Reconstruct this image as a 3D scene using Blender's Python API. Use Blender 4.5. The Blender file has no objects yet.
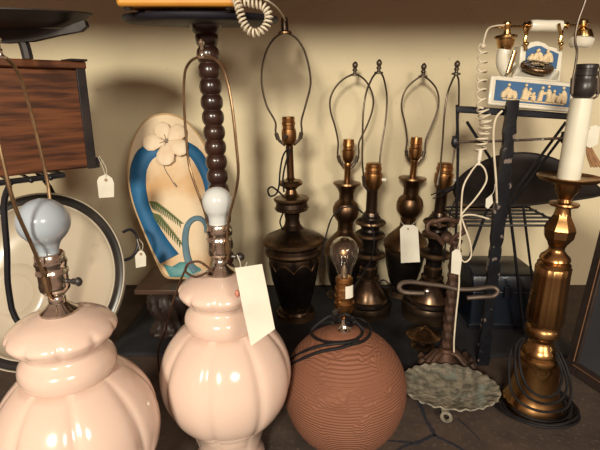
import bpy, bmesh, math, random
from mathutils import Vector, Matrix, Quaternion
random.seed(7)
C = bpy.context.scene.collection
F = 470.0; PITCH = math.radians(15.9); H = .582
cp, sp = math.cos(PITCH), math.sin(PITCH)
PI = math.pi

# ------------------------------------------------------------ measuring
def ray(u, v):
    a = (u-300)/F; b = (225-v)/F
    return Vector((a, cp+b*sp, -sp+b*cp))
def at(u, v, Y):
    d = ray(u, v); t = Y/d.y
    return Vector((d.x*t, Y, H+d.z*t))
def zat(v, Y): return at(300, v, Y).z
def dep(v, Y): return Y/ray(300, v).y
def floor_at(u, v, z=0.0):
    d = ray(u, v); t = (z-H)/d.z
    return Vector((d.x*t, d.y*t, z))
def plane_at(u, v, p, n):
    d = ray(u, v); o = Vector((0, 0, H))
    return o + d*((p-o).dot(n)/d.dot(n))

# ------------------------------------------------------------ materials
MATS = {}
def mat(name, col, rough=.5, metal=0., col2=None, nscale=8., lo=.35, hi=.65, stretch=None, bump=0., bscale=60.,
        coat=0., trans=0., ior=1.45, spec=.5, sss=0., col3=None, n3=40., lo3=.6, hi3=.7, rough2=None):
    m = bpy.data.materials.new(name); m.use_nodes = True
    nt = m.node_tree; N = nt.nodes; L = nt.links
    b = N['Principled BSDF']
    def rgba(c): return (c[0], c[1], c[2], 1)
    b.inputs['Base Color'].default_value = rgba(col)
    b.inputs['Roughness'].default_value = rough
    b.inputs['Metallic'].default_value = metal
    b.inputs['Coat Weight'].default_value = coat
    b.inputs['Coat Roughness'].default_value = .08
    b.inputs['Transmission Weight'].default_value = trans
    b.inputs['IOR'].default_value = ior
    b.inputs['Specular IOR Level'].default_value = spec
    if sss:
        b.inputs['Subsurface Weight'].default_value = sss
        b.inputs['Subsurface Radius'].default_value = (.02, .008, .005)
        b.inputs['Subsurface Scale'].default_value = .3
    tc = N.new('ShaderNodeTexCoord'); mp = N.new('ShaderNodeMapping')
    L.new(tc.outputs['Object'], mp.inputs['Vector'])
    if stretch: mp.inputs['Scale'].default_value = stretch
    last = None
    def noise(scale, l, h, detail=5):
        n = N.new('ShaderNodeTexNoise'); n.inputs['Scale'].default_value = scale; n.inputs['Detail'].default_value = detail
        L.new(mp.outputs['Vector'], n.inputs['Vector'])
        r = N.new('ShaderNodeMapRange'); r.inputs['From Min'].default_value = l; r.inputs['From Max'].default_value = h
        L.new(n.outputs['Fac'], r.inputs['Value'])
        return n, r
    if col2:
        n, r = noise(nscale, lo, hi)
        mx = N.new('ShaderNodeMix'); mx.data_type = 'RGBA'
        mx.inputs[6].default_value = rgba(col); mx.inputs[7].default_value = rgba(col2)
        L.new(r.outputs['Result'], mx.inputs[0]); last = mx.outputs[2]
        if rough2 is not None:
            rr = N.new('ShaderNodeMapRange'); rr.inputs['To Min'].default_value = rough; rr.inputs['To Max'].default_value = rough2
            L.new(r.outputs['Result'], rr.inputs['Value']); L.new(rr.outputs['Result'], b.inputs['Roughness'])
    if col3:
        n, r = noise(n3, lo3, hi3)
        mx = N.new('ShaderNodeMix'); mx.data_type = 'RGBA'
        if last: L.new(last, mx.inputs[6])
        else: mx.inputs[6].default_value = rgba(col)
        mx.inputs[7].default_value = rgba(col3)
        L.new(r.outputs['Result'], mx.inputs[0]); last = mx.outputs[2]
    if last: L.new(last, b.inputs['Base Color'])
    if bump:
        n, r = noise(bscale, 0, 1, 4)
        bp = N.new('ShaderNodeBump'); bp.inputs['Strength'].default_value = bump; bp.inputs['Distance'].default_value = .002
        L.new(n.outputs['Fac'], bp.inputs['Height']); L.new(bp.outputs['Normal'], b.inputs['Normal'])
    MATS[name] = m
    return m

mat('plaster', (.66, .565, .38), .85, col2=(.60, .51, .345), nscale=5, bump=.25, bscale=90, col3=(.48, .41, .30), n3=70, lo3=.68, hi3=.78)
mat('slab', (.085, .058, .044), .8, col2=(.05, .037, .032), nscale=14, bump=.5, bscale=60, col3=(.13, .095, .072), n3=120, lo3=.58, hi3=.75, spec=.3)
mat('crack', (.012, .014, .024), .9, col2=(.02, .02, .03), nscale=40)
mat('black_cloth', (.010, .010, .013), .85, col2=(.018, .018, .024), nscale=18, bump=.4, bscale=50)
mat('pink_glaze', (.67, .50, .415), .16, col2=(.71, .545, .46), nscale=6, coat=.5, spec=.5, sss=.12)
mat('nickel', (.72, .69, .64), .18, 1., col2=(.46, .40, .33), nscale=50)
mat('gilt', (.62, .40, .17), .22, 1., col2=(.42, .25, .1), nscale=40)
mat('brass', (.46, .235, .085), .26, 1., col2=(.22, .11, .045), nscale=25, rough2=.4)
mat('old_brass', (.42, .235, .09), .2, 1., col2=(.22, .115, .05), nscale=14, rough2=.38, bump=.1, bscale=40)
mat('bronze', (.085, .052, .033), .24, .9, col2=(.04, .028, .022), nscale=22, rough2=.38, col3=(.22, .12, .06), n3=30, lo3=.6, hi3=.8)
mat('warm_bronze', (.19, .105, .05), .24, .95, col2=(.085, .05, .03), nscale=18, rough2=.38)
mat('dark_bronze', (.05, .036, .029), .24, .85, col2=(.022, .018, .017), nscale=25, rough2=.38, col3=(.13, .075, .04), n3=40, lo3=.62, hi3=.8)
mat('wire', (.07, .055, .045), .4, .7, col2=(.12, .085, .06), nscale=60)
mat('harp_brass', (.34, .23, .13), .35, .9, col2=(.22, .14, .08), nscale=60)
mat('black_plastic', (.015, .013, .012), .35, col2=(.028, .024, .022), nscale=50)
mat('cord_dark', (.008, .007, .008), .6, col2=(.014, .012, .013), nscale=80, spec=.2)
mat('cord_brown', (.10, .05, .03), .5, col2=(.07, .035, .02), nscale=80)
mat('cord_white', (.68, .60, .47), .5, col2=(.55, .47, .35), nscale=50)
mat('bulb_white', (.56, .585, .58), .2, col2=(.52, .55, .55), nscale=10, coat=.4)
mat('bulb_frost', (.36, .42, .48), .2, col2=(.33, .385, .445), nscale=10, coat=.5)
def glass(name, col=(1, 1, 1)):
    m = mat(name, col, .03, trans=1., ior=1.45, col2=(.97, .97, .95), nscale=5)
    return m
glass('bulb_glass')
mat('paper', (.64, .61, .52), .8, col2=(.57, .54, .46), nscale=20, bump=.1, bscale=80)
mat('twine', (.65, .6, .5), .8, col2=(.5, .45, .36), nscale=90)
mat('terracotta', (.27, .105, .06), .75)
mat('scale_wood', (.15, .050, .018), .5, col2=(.045, .015, .007), nscale=6, lo=.4, hi=.62, stretch=(1.5, 1.5, 16), bump=.2, bscale=25, coat=.1)
mat('dark_steel', (.02, .017, .017), .5, .2, col2=(.035, .028, .026), nscale=25, bump=.15)
mat('black_paint', (.007, .007, .009), .4, col2=(.014, .014, .018), nscale=30)
mat('table_black', (.012, .011, .018), .5, col2=(.016, .015, .023), nscale=20, spec=.3)
mat('bead_wood', (.045, .018, .012), .28, col2=(.02, .01, .008), nscale=20, stretch=(1, 1, .3), coat=.4)
mat('mustard', (.62, .29, .045), .4, col2=(.55, .24, .035), nscale=12)
mat('enamel', (.50, .44, .345), .3, col2=(.45, .375, .28), nscale=5, coat=.3, col3=(.24, .15, .085), n3=7, lo3=.66, hi3=.85)
mat('enamel_black', (.012, .011, .011), .3, col2=(.03, .025, .02), nscale=20)
mat('sole', (.58, .34, .15), .6, col2=(.70, .55, .37), nscale=6, lo=.33, hi=.5, bump=.15, bscale=40)
mat('sole_edge', (.42, .27, .13), .65, col2=(.5, .34, .18), nscale=20)
mat('strap_blue', (.012, .10, .235), .6, col2=(.016, .125, .28), nscale=20, bump=.25, bscale=120)
mat('petal', (.78, .66, .50), .6, col2=(.68, .50, .33), nscale=18)
mat('flower_eye', (.16, .12, .10), .6, col2=(.3, .22, .15), nscale=60)
mat('palm', (.085, .135, .055), .6, col2=(.14, .16, .06), nscale=40)
mat('bird_blue', (.13, .23, .29), .55, col2=(.09, .17, .23), nscale=30)
mat('teal', (.07, .24, .26), .5, col2=(.10, .30, .28), nscale=30)
mat('board', (.085, .045, .027), .4, col2=(.05, .027, .018), nscale=8, stretch=(1, 6, 6))
mat('carved', (.03, .017, .013), .5, col2=(.018, .011, .009), nscale=20)
mat('iron', (.09, .045, .028), .6, .5, col2=(.05, .028, .02), nscale=30, bump=.5, bscale=60)
mat('iron_grey', (.13, .095, .075), .5, .5, col2=(.09, .065, .05), nscale=30, bump=.2)
mat('verdigris', (.27, .24, .185), .65, .2, col2=(.12, .11, .085), nscale=60, lo=.4, hi=.6, bump=1.5, bscale=110, col3=(.25, .31, .28), n3=26, lo3=.60, hi3=.76)
mat('porcelain', (.70, .66, .56), .2, col2=(.66, .61, .50), nscale=8, coat=.5)
mat('jasper', (.035, .11, .245), .6, col2=(.028, .09, .205), nscale=25)
mat('relief', (.70, .57, .36), .6, col2=(.62, .48, .29), nscale=30)
mat('blue_steel', (.008, .009, .015), .4, .3, col2=(.006, .007, .012), nscale=25, bump=.3, col3=(.16, .17, .2), n3=45, lo3=.7, hi3=.76)
mat('chipped', (.005, .0055, .008), .42, col2=(.008, .009, .014), nscale=25, bump=.6, col3=(.20, .16, .14), n3=50, lo3=.60, hi3=.64)
mat('rusty_rod', (.05, .035, .03), .6, .4, col2=(.11, .07, .05), nscale=40, col3=(.5, .46, .42), n3=70, lo3=.6, hi3=.66)
mat('dark_tray', (.013, .011, .011), .45, .3, col2=(.026, .019, .018), nscale=10)
mat('blue_chest', (.007, .010, .017), .28, .2, col2=(.011, .016, .026), nscale=10, bump=.15, coat=.2)
mat('candle_sleeve', (.66, .64, .53), .4, col2=(.58, .55, .44), nscale=14, col3=(.45, .40, .3), n3=40, lo3=.7, hi3=.8)
mat('frame_dark', (.022, .016, .015), .4, col2=(.035, .024, .02), nscale=30)
mat('frame_edge', (.22, .10, .05), .5, col2=(.15, .07, .035), nscale=40)
mat('pane', (.045, .047, .055), .12, col2=(.055, .055, .062), nscale=5, coat=.2)
mat('tassel', (.30, .16, .07), .8, col2=(.2, .1, .05), nscale=60)
mat('pink_bead', (.55, .22, .16), .4, col2=(.45, .17, .12), nscale=40)
mat('filament', (.25, .2, .15), .4, .8, col2=(.4, .3, .2), nscale=50)

def worn_edge_highlights(name, col, lo=.525, hi=.62):
    # brass rubbed bare on rims and rings, also painting in edge highlights
    m = MATS[name]; nt = m.node_tree; N = nt.nodes; L = nt.links; b = N['Principled BSDF']
    src = b.inputs['Base Color'].links[0].from_socket
    g = N.new('ShaderNodeNewGeometry'); r = N.new('ShaderNodeMapRange')
    r.inputs['From Min'].default_value = lo; r.inputs['From Max'].default_value = hi
    L.new(g.outputs['Pointiness'], r.inputs['Value'])
    mx = N.new('ShaderNodeMix'); mx.data_type = 'RGBA'; mx.inputs[7].default_value = (*col, 1)
    L.new(r.outputs['Result'], mx.inputs[0]); L.new(src, mx.inputs[6]); L.new(mx.outputs[2], b.inputs['Base Color'])
for nm in ('bronze', 'dark_bronze', 'warm_bronze'): worn_edge_highlights(nm, (.30, .18, .09))

def terracotta_nodes():
    m = MATS['terracotta']; nt = m.node_tree; N = nt.nodes; L = nt.links; b = N['Principled BSDF']
    tc = N.new('ShaderNodeTexCoord')
    ns = N.new('ShaderNodeTexNoise'); ns.inputs['Scale'].default_value = 30; ns.inputs['Detail'].default_value = 2
    L.new(tc.outputs['Object'], ns.inputs['Vector'])
    # combed ridges: height bands that break into swirling patches
    sep = N.new('ShaderNodeSeparateXYZ'); L.new(tc.outputs['Object'], sep.inputs[0])
    mr = N.new('ShaderNodeMapRange'); mr.inputs['From Min'].default_value = .54; mr.inputs['From Max'].default_value = .70
    mr.inputs['To Max'].default_value = .0065
    L.new(ns.outputs['Fac'], mr.inputs['Value'])
    ad = N.new('ShaderNodeMath'); ad.operation = 'ADD'; L.new(sep.outputs['Z'], ad.inputs[0]); L.new(mr.outputs['Result'], ad.inputs[1])
    mu = N.new('ShaderNodeMath'); mu.operation = 'MULTIPLY'; mu.inputs[1].default_value = 2*PI/.0047; L.new(ad.outputs[0], mu.inputs[0])
    si = N.new('ShaderNodeMath'); si.operation = 'SINE'; L.new(mu.outputs[0], si.inputs[0])
    # fade the ridges out on the smooth shoulder
    fd = N.new('ShaderNodeMapRange'); fd.inputs['From Min'].default_value = .205; fd.inputs['From Max'].default_value = .188
    L.new(sep.outputs['Z'], fd.inputs['Value'])
    hm = N.new('ShaderNodeMath'); hm.operation = 'MULTIPLY'; L.new(si.outputs[0], hm.inputs[0]); L.new(fd.outputs['Result'], hm.inputs[1])
    bp = N.new('ShaderNodeBump'); bp.inputs['Strength'].default_value = .65; bp.inputs['Distance'].default_value = .0011
    L.new(hm.outputs[0], bp.inputs['Height']); L.new(bp.outputs['Normal'], b.inputs['Normal'])
    n2 = N.new('ShaderNodeTexNoise'); n2.inputs['Scale'].default_value = 20; L.new(tc.outputs['Object'], n2.inputs['Vector'])
    mx = N.new('ShaderNodeMix'); mx.data_type = 'RGBA'
    mx.inputs[6].default_value = (.175, .066, .036, 1); mx.inputs[7].default_value = (.225, .092, .052, 1)
    L.new(n2.outputs['Fac'], mx.inputs[0]); L.new(mx.outputs[2], b.inputs['Base Color'])
terracotta_nodes()

# ------------------------------------------------------------ mesh helpers
def catmull(pts, n=6, closed=False):
    pts = [Vector(p) for p in pts]
    if len(pts) < 3 or n <= 1: return pts
    out = []; k = len(pts)
    rng = range(k) if closed else range(k-1)
    for i in rng:
        if closed: p0, p1, p2, p3 = pts[(i-1) % k], pts[i], pts[(i+1) % k], pts[(i+2) % k]
        else: p0, p1, p2, p3 = pts[max(i-1, 0)], pts[i], pts[i+1], pts[min(i+2, k-1)]
        for j in range(n):
            t = j/n
            out.append(.5*((2*p1)+(p2-p0)*t+(2*p0-5*p1+4*p2-p3)*t*t+(3*p1-p0-3*p2+p3)*t**3))
    if not closed: out.append(pts[-1])
    return out

class MB:
    def __init__(s): s.bm = bmesh.new()
    def loft(s, rings, closed=False, cap=True):
        bm = s.bm; vr = [[bm.verts.new(p) for p in r] for r in rings]; n = len(vr[0])
        m = len(vr)
        for i in range(m if closed else m-1):
            a, b = vr[i], vr[(i+1) % m]
            for j in range(n):
                try: bm.faces.new((a[j], a[(j+1) % n], b[(j+1) % n], b[j]))
                except ValueError: pass
        if cap and not closed:
            for r in (vr[0], vr[-1]):
                try: bm.faces.new(r)
                except ValueError: pass
        return s
    def lathe(s, prof, seg=40, fn=None, M=None, sm=0, cap=True):
        if sm: 
            q = catmull([(p[0], p[1], 0) for p in prof], sm); prof = [(max(p.x, .0002), p.y) for p in q]
        rings = []
        for r, z in prof:
            ring = []
            for j in range(seg):
                a = 2*PI*j/seg; rr = max(r, .0002)*(fn(a, z) if fn else 1)
                p = Vector((rr*math.cos(a), rr*math.sin(a), z)); ring.append(M @ p if M else p)
            rings.append(ring)
        return s.loft(rings, cap=cap)
    def tube(s, pts, r, seg=8, sm=6, closed=False, flat=None):
        if sm: 
            rs = None
            if isinstance(r, (list, tuple)):
                k = len(pts); rs = r
            p = catmull(pts, sm, closed)
            if rs:
                m = len(p); r = []
                for i in range(m):
                    x = i/(m-1)*(len(rs)-1); j = min(int(x), len(rs)-2); r.append(rs[j]+(rs[j+1]-rs[j])*(x-j))
        else: p = [Vector(q) for q in pts]
        n = len(p); T = []
        for i in range(n):
            a = p[(i-1) % n] if (closed or i > 0) else p[i]; b = p[(i+1) % n] if (closed or i < n-1) else p[i]
            d = b-a; T.append(d.normalized() if d.length > 1e-9 else Vector((0, 0, 1)))
        up = Vector((0, 0, 1)) if abs(T[0].z) < .9 else Vector((1, 0, 0))
        nrm = (up-T[0]*up.dot(T[0])).normalized(); rings = []
        for i in range(n):
            if i:
                nrm = nrm-T[i]*nrm.dot(T[i])
                nrm = nrm.normalized() if nrm.length > 1e-6 else T[i].orthogonal().normalized()
            bn = T[i].cross(nrm); rr = r[i] if isinstance(r, (list, tuple)) else r
            rings.append([p[i]+(nrm*math.cos(2*PI*j/seg)+bn*math.sin(2*PI*j/seg)*(flat or 1))*rr for j in range(seg)])
        return s.loft(rings, closed=closed)
    def sphere(s, c, r, scale=(1, 1, 1), M=None, seg=16):
        prof = [(math.sin(PI*i/12), -math.cos(PI*i/12)) for i in range(13)]
        MM = Matrix.Translation(Vector(c)) @ (M or Matrix()) @ Matrix.Diagonal((r*scale[0], r*scale[1], r*scale[2], 1))
        return s.lathe(prof, seg, M=MM)
    def prism(s, poly, off):
        a = [Vector(p) for p in poly]; b = [p+Vector(off) for p in a]
        return s.loft([a, b])
    def box(s, c, size, M=None):
        x, y, z = size[0]/2, size[1]/2, size[2]/2
        R = M or Matrix(); c = Vector(c)
        lo = [c+R @ Vector(p) for p in ((-x, -y, -z), (x, -y, -z), (x, y, -z), (-x, y, -z))]
        hi = [c+R @ Vector(p) for p in ((-x, -y, z), (x, -y, z), (x, y, z), (-x, y, z))]
        return s.loft([lo, hi])
    def pillow(s, outline, n, h, back=.0):
        """puffed sheet over a planar outline, rising along n"""
        P = [Vector(p) for p in outline]; c = sum(P, Vector())/len(P); n = Vector(n)
        rings = [[q-n*back for q in P]]
        for t in (0, .12, .3, .55, .8): rings.append([q.lerp(c, t)+n*h*math.sqrt(1-(1-t)**2) if t else q+n*0 for q in P])
        return s.loft(rings)
    def build(s, name, m, parent=None, bevel=0, sharp=40, world=False, smooth=True):
        bm = s.bm
        bmesh.ops.remove_doubles(bm, verts=bm.verts, dist=1e-7)
        bmesh.ops.recalc_face_normals(bm, faces=bm.faces)
        me = bpy.data.meshes.new(name)
        if world and parent is not None:
            bm.transform(parent['_M'] if False else INV[parent.name])
        bm.to_mesh(me); bm.free()
        for p in me.polygons: p.use_smooth = smooth
        if smooth: me.set_sharp_from_angle(angle=math.radians(sharp))
        o = bpy.data.objects.new(name, me); C.objects.link(o)
        me.materials.append(MATS[m])
        if parent is not None: 
            o.parent = parent
            if parent.type == 'MESH': o.location = -Vector((0, 0, 0))
        if bevel:
            md = o.modifiers.new('bevel', 'BEVEL'); md.width = bevel; md.segments = 2; md.limit_method = 'ANGLE'
        return o

INV = {}     # world -> local of each thing
def tag(o, label=None, cat=None, group=None, kind=None):
    if label: o['label'] = label
    if cat: o['category'] = cat
    if group: o['group'] = group
    if kind: o['kind'] = kind
    return o
def thing(name, label, cat, loc=(0, 0, 0), rot=(0, 0, 0), group=None):
    o = bpy.data.objects.new(name, None); C.objects.link(o); o.empty_display_size = .02
    o.location = loc; o.rotation_euler = rot
    from mathutils import Euler
    INV[o.name] = (Matrix.Translation(Vector(loc)) @ Euler(rot).to_matrix().to_4x4()).inverted()
    return tag(o, label, cat, group)
def wpart(mb, name, m, root, sub=None, **k):
    """mesh given in world coordinates, stored in the thing's own frame; sub = the part it sits on"""
    mb.bm.transform(INV[root.name])
    return mb.build(name, m, sub or root, **k)
def px(Y, prof): return [(hw*dep(v, Y)/F, zat(v, Y)) for v, hw in prof]

# ------------------------------------------------------------ the setting
b = MB(); b.box((0, 1.385, .8), (3.4, .05, 1.7)); tag(b.build('wall_back', 'plaster', smooth=False), kind='structure')
b = MB(); b.box((0, .58, -.02), (3.4, 1.56, .04)); fl = tag(b.build('floor', 'slab', smooth=False), kind='structure')
b = MB(); b.box((0, 1.03, .878), (3.4, .66, .025)); tag(b.build('unseen_shelf', 'board', smooth=False), kind='structure')  # unseen shelf overhead, added to cast the shade band on the wall
def crack(pts, w):
    m = MB(); p = [floor_at(*q, z=.0004) for q in pts]; q = catmull(p, 5); L_ = []; R_ = []
    for i, c in enumerate(q):
        d = (q[min(i+1, len(q)-1)]-q[max(i-1, 0)]).normalized(); n = Vector((-d.y, d.x, 0))
        ww = 1.5*w*(.5+.7*random.random())*(1-.5*i/len(q)); L_.append(c+n*ww); R_.append(c-n*ww)
    m.prism(L_+R_[::-1], (0, 0, .0006))
    return m.build('crack', 'crack', fl, smooth=False)
crack([(419, 402), (423, 412), (426, 420), (431, 428), (436, 436), (446, 441), (458, 447), (470, 456)], .0032)
crack([(435, 435), (428, 438), (420, 442), (409, 445), (400, 449), (392, 456)], .0026)
crack([(412, 443), (400, 442), (384, 441)], .0015)
crack([(458, 419), (466, 426), (474, 434), (480, 440)], .0012)

# crumpled dark cloth under the back lamps
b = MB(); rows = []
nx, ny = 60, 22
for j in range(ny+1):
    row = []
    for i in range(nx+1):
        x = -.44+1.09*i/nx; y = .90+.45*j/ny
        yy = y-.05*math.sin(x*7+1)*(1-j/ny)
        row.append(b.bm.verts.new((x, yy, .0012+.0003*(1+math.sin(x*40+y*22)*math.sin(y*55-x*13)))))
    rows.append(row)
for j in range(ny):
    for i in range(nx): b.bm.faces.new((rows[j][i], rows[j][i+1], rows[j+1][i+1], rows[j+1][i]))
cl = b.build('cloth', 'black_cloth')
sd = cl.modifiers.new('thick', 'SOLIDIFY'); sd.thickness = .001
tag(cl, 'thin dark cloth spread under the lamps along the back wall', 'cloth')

# ------------------------------------------------------------ lamp helpers
def lamp_root(u, v, Y, label, tilt=0, group=None, name='table_lamp', z=.0022):
    p = at(u, v, Y)
    return thing(name, label, 'lamp', (p.x, Y, z), (0, math.radians(tilt), 0), group)
def socket(root, Y, prof, m='brass', knob=None, mk='black_plastic', sm=0, kl=.02):
    s = MB().lathe(px(Y, prof), 28).build('socket', m, root, sharp=20)
    if knob:
        v, side, yaw = knob
        z = zat(v, Y); d = Vector((math.cos(yaw)*side, math.sin(yaw), 0)); r = .012
        k = MB().tube([Vector((0, 0, z))+d*r, Vector((0, 0, z))+d*(r+kl*.6)], .0024, 8, 0)
        k.tube([Vector((0, 0, z))+d*(r+kl*.5), Vector((0, 0, z))+d*(r+kl)], [.0042, .0048], 10, 0)
        k.build('switch_knob', mk, s)
    return s
def harp(root, Y, left, right, apex, yaw=0, r=.0017, m='wire', fin=True, finm=None, sleeve=True, ax=0.):
    """left / right: (v, px from axis) from the saddle up to the top"""
    cy, ty = 1.0, math.tan(yaw)
    def P(v, o): 
        k = dep(v, Y)/F
        return Vector((o*k, o*k*ty, zat(v, Y)))
    L_ = [P(v, -o) for v, o in left]; R_ = [P(v, o) for v, o in right]
    top = P(apex[0], apex[1])
    mb = MB().tube(L_+[top]+R_[::-1], r, 8, 6)
    if sleeve:
        for S in (L_, R_):
            mb.tube([S[1], S[1].lerp(S[2], .8)], r*2.1, 8, 0)
            mb.tube([S[0], S[0].lerp(S[1], .9)], r*1.6, 8, 3)
    h = mb.build('harp', m, root)
    if fin:
        k = dep(apex[0], Y)/F*.9
        T = Matrix.Translation(top) @ Matrix.Scale(1.1, 4)
        f = MB().lathe([(.5*k, -1.5*k), (4.5*k, -1*k), (4.5*k, .5*k), (2*k, 1.2*k), (1.6*k, 3*k), (2.6*k, 4*k), (2.6*k, 5*k), (1.6*k, 6*k), (2.8*k, 8*k), (2.9*k, 10*k), (1.6*k, 12*k), (.3*k, 12.8*k)], 16, M=T)
        f.build('finial', finm or m, h)
    return h
def bulb(root, prof_r_z, m, name='light_bulb'):
    return MB().lathe(prof_r_z, 36, sm=4).build(name, m, root)

# ------------------------------------------------------------ the two pink lamps
def lobes(n, depth, pw, ph=0):
    return lambda a, z: 1-depth*(1-abs(math.sin(n*(a+ph)/2)))**pw
def pink_lamp(root, ph):
    body = MB()
    R = .1005; zc = .158
    prof = [(.052, 0), (.056, .004), (.055, .012), (.049, .022), (.048, .032)]
    for i in range(1, 20):
        a = -1.02+2.02*i/19*1.0
        prof.append((R*math.cos(a) if abs(a) < 1.05 else R*math.cos(1.05), zc+.101*math.sin(a)))
    def fn(a, z):
        w = max(0, min(1, (z-.055)/.03))*max(0, min(1, (.250-z)/.02))
        g = lobes(8, .055, 3.2, ph)(a, z)
        return 1+(g-1)*w
    prof.append((.0485, .2405))
    body.lathe(prof, 128, fn)
    bo = body.build('lamp_body', 'pink_glaze', root, sharp=60)
    nk = MB().lathe([(r_, z_+.005) for r_, z_ in [(.040, .229), (.0485, .232), (.0550, .241), (.0568, .250), (.0545, .260), (.0480, .268), (.0455, .273), (.0490, .280), (.0585, .287), (.0625, .2935), (.0625, .298), (.058, .304), (.045, .3125), (.030, .318), (.016, .321), (.0002, .322)]],
                    128, lambda a, z: 1+(lobes(10, .05, 2.5, ph+.2)(a, z)-1)*max(0, min(1, (z-.278)/.01))*max(0, min(1, (.3115-z)/.006)), sm=3)
    nk.build('scalloped_collar', 'pink_glaze', root, sharp=60)
    MB().lathe([(.0215, .3245), (.0215, .328), (.0145, .333), (.0095, .338), (.010, .344), (.008, .347)], 28).build('socket_cap', 'nickel', root)
    s = MB().lathe([(r_, z_+.008) for r_, z_ in [(.008, .338), (.012, .3415), (.0165, .347), (.0172, .352), (.0165, .356), (.0165, .366), (.018, .3675), (.018, .370), (.0168, .3715), (.0168, .377), (.018, .379), (.018, .3815), (.0165, .383), (.0165, .390), (.0150, .392)]], 32).build('socket', 'nickel', root)
    return s

# near-left lamp
Y1 = .515
r1 = lamp_root(83, 428, Y1, 'pink ceramic lamp nearest the camera, with large blue-white bulb, left edge', -1.3, 'pink ceramic lamps')
s1 = pink_lamp(r1, .35)
zb = .399
bulb(r1, [(.0112, zb), (.0118, zb+.006), (.0150, zb+.0135), (.0215, zb+.0205), (.0265, zb+.028), (.0285, zb+.037), (.0272, zb+.0465), (.0215, zb+.0555), (.0125, zb+.0622), (.0002, zb+.0655)], 'bulb_frost')
k = MB().tube([(.015, -.003, .366), (.026, -.006, .366)], .0024, 8, 0); k.tube([(.025, -.0057, .366), (.030, -.007, .366)], [.0035, .0038], 10, 0); k.sphere((.0325, -.0075, .366), .0046, (1, 1, 1.2))
k.build('switch_knob', 'black_plastic', s1)
def arm(sgn, yaw, wid, z0, z1):
    d = Vector((math.cos(yaw), math.sin(yaw), 0))*sgn
    return [Vector((0, 0, z0))+d*a+Vector((0, 0, t*(z1-z0))) for t, a in ((0, .006), (.012, .016), (.05, .021), (.12, .021), (.25, .030), (.45, wid*.97), (.62, wid), (.8, wid*.94), (.92, wid*.80), (.965, wid*.64), (.99, wid*.42), (1., .010))]
def big_harp(root, yaw, wid, z0, z1, m, r=.0021, lean=0.):
    a, c = [[p+Vector((lean*(p.z-z0)/(z1-z0), 0, 0)) for p in arm(k, yaw, wid, z0, z1)] for k in (-1, 1)]
    mb = MB().tube(a+[Vector((lean, 0, z1))]+c[::-1], r, 8, 5)
    for S in (a, c): mb.tube([S[2], S[3]], r*1.9, 8, 0)
    h = mb.build('harp', m, root)
    T = Matrix.Translation((lean, 0, z1)) @ Matrix.Scale(.75, 4)
    MB().lathe([(.007, -.002), (.0075, .001), (.0045, .003), (.004, .008), (.005, .010), (.0028, .012), (.0028, .017), (.005, .021), (.005, .025), (.001, .029)], 16, M=T).build('finial', 'nickel', h)
    return h
big_harp(r1, math.radians(99), .050, .346, .614, 'harp_brass', .0021, -.014)

# second pink lamp
Y2 = .64
r2 = lamp_root(227, 372, Y2, 'pink ceramic lamp with a big blank tag on its collar and a small white bulb', -.3, 'pink ceramic lamps')
s2 = pink_lamp(r2, .12)
zb = .398
bulb(r2, [(.0128, zb), (.0130, zb+.008), (.0142, zb+.0145), (.0182, zb+.022), (.0204, zb+.031), (.0200, zb+.039), (.0160, zb+.047), (.0085, zb+.0525), (.0002, zb+.0545)], 'bulb_white')
k = MB().tube([(.015, -.003, .352), (.024, -.004, .351)], .0024, 8, 0); k.sphere((.029, -.004, .351), .0062, (1.1, 1, 1))
k.build('switch_knob', 'black_plastic', s2)
k = MB().tube([(.026, -.010, .356), (.031, -.016, .345), (.033, -.04, .338), (.034, -.076, .332)], .0008, 6); k.build('pull_string', 'twine', r2)
MB().sphere((.034, -.078, .327), .0036, (1, 1, 1.5)).build('pull_bead', 'pink_bead', r2)
big_harp(r2, math.radians(-45), .058, .346, .622, 'harp_brass', .0019, -.009)
cd = MB().tube([at(213, 272, .60), at(200, 262, .59), at(188, 264, .60), at(186, 272, .62), at(196, 277, .60), at(206, 273, .585)], .0017, 8)
cd.tube([at(188, 264, .60), at(180, 282, .66), at(172, 305, .70), at(165, 332, .74), at(158, 352, .78), at(160, 380, .80)], .0017, 8)
wpart(cd, 'cord', 'cord_brown', r2)

def price_tag(pts, label, strings=(), m='paper', thick=.0006, hole=None, sr=.0006, tassel=None):
    P = [at(*p) for p in pts]; c = sum(P, Vector())/len(P)
    top = max(P, key=lambda q: q.z)
    r = thing('price_tag', label, 'tag', c, group='paper price tags')
    n = (P[1]-P[0]).cross(P[2]-P[0]).normalized()
    if n.y > 0: n = -n
    wpart(MB().prism(P, -n*thick), 'tag_card', m, r, sharp=30, smooth=False)
    if strings:
        s = MB()
        for st in strings: s.tube([at(*q) for q in st], sr, 6)
        wpart(s, 'string', 'twine', r)
    if hole:
        h = at(*hole)+n*.0007
        Mx = Matrix.Translation(h) @ n.to_track_quat('Z', 'Y').to_matrix().to_4x4()
        wpart(MB().lathe([(.0012, 0), (.0030, 0), (.0030, .0004), (.0012, .0004)], 16, M=Mx, cap=False), 'eyelet', 'tassel', r)
    return r
price_tag([(235, 268, .57), (262, 264, .575), (268, 292, .562), (275, 329, .520), (251, 346, .515), (244, 315, .535)], 'large blank cream tag hanging from the collar of the pink lamp', [[(247, 262, .598), (245, 270, .580), (246, 276, .568)]], hole=(246, 276, .569))

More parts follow.
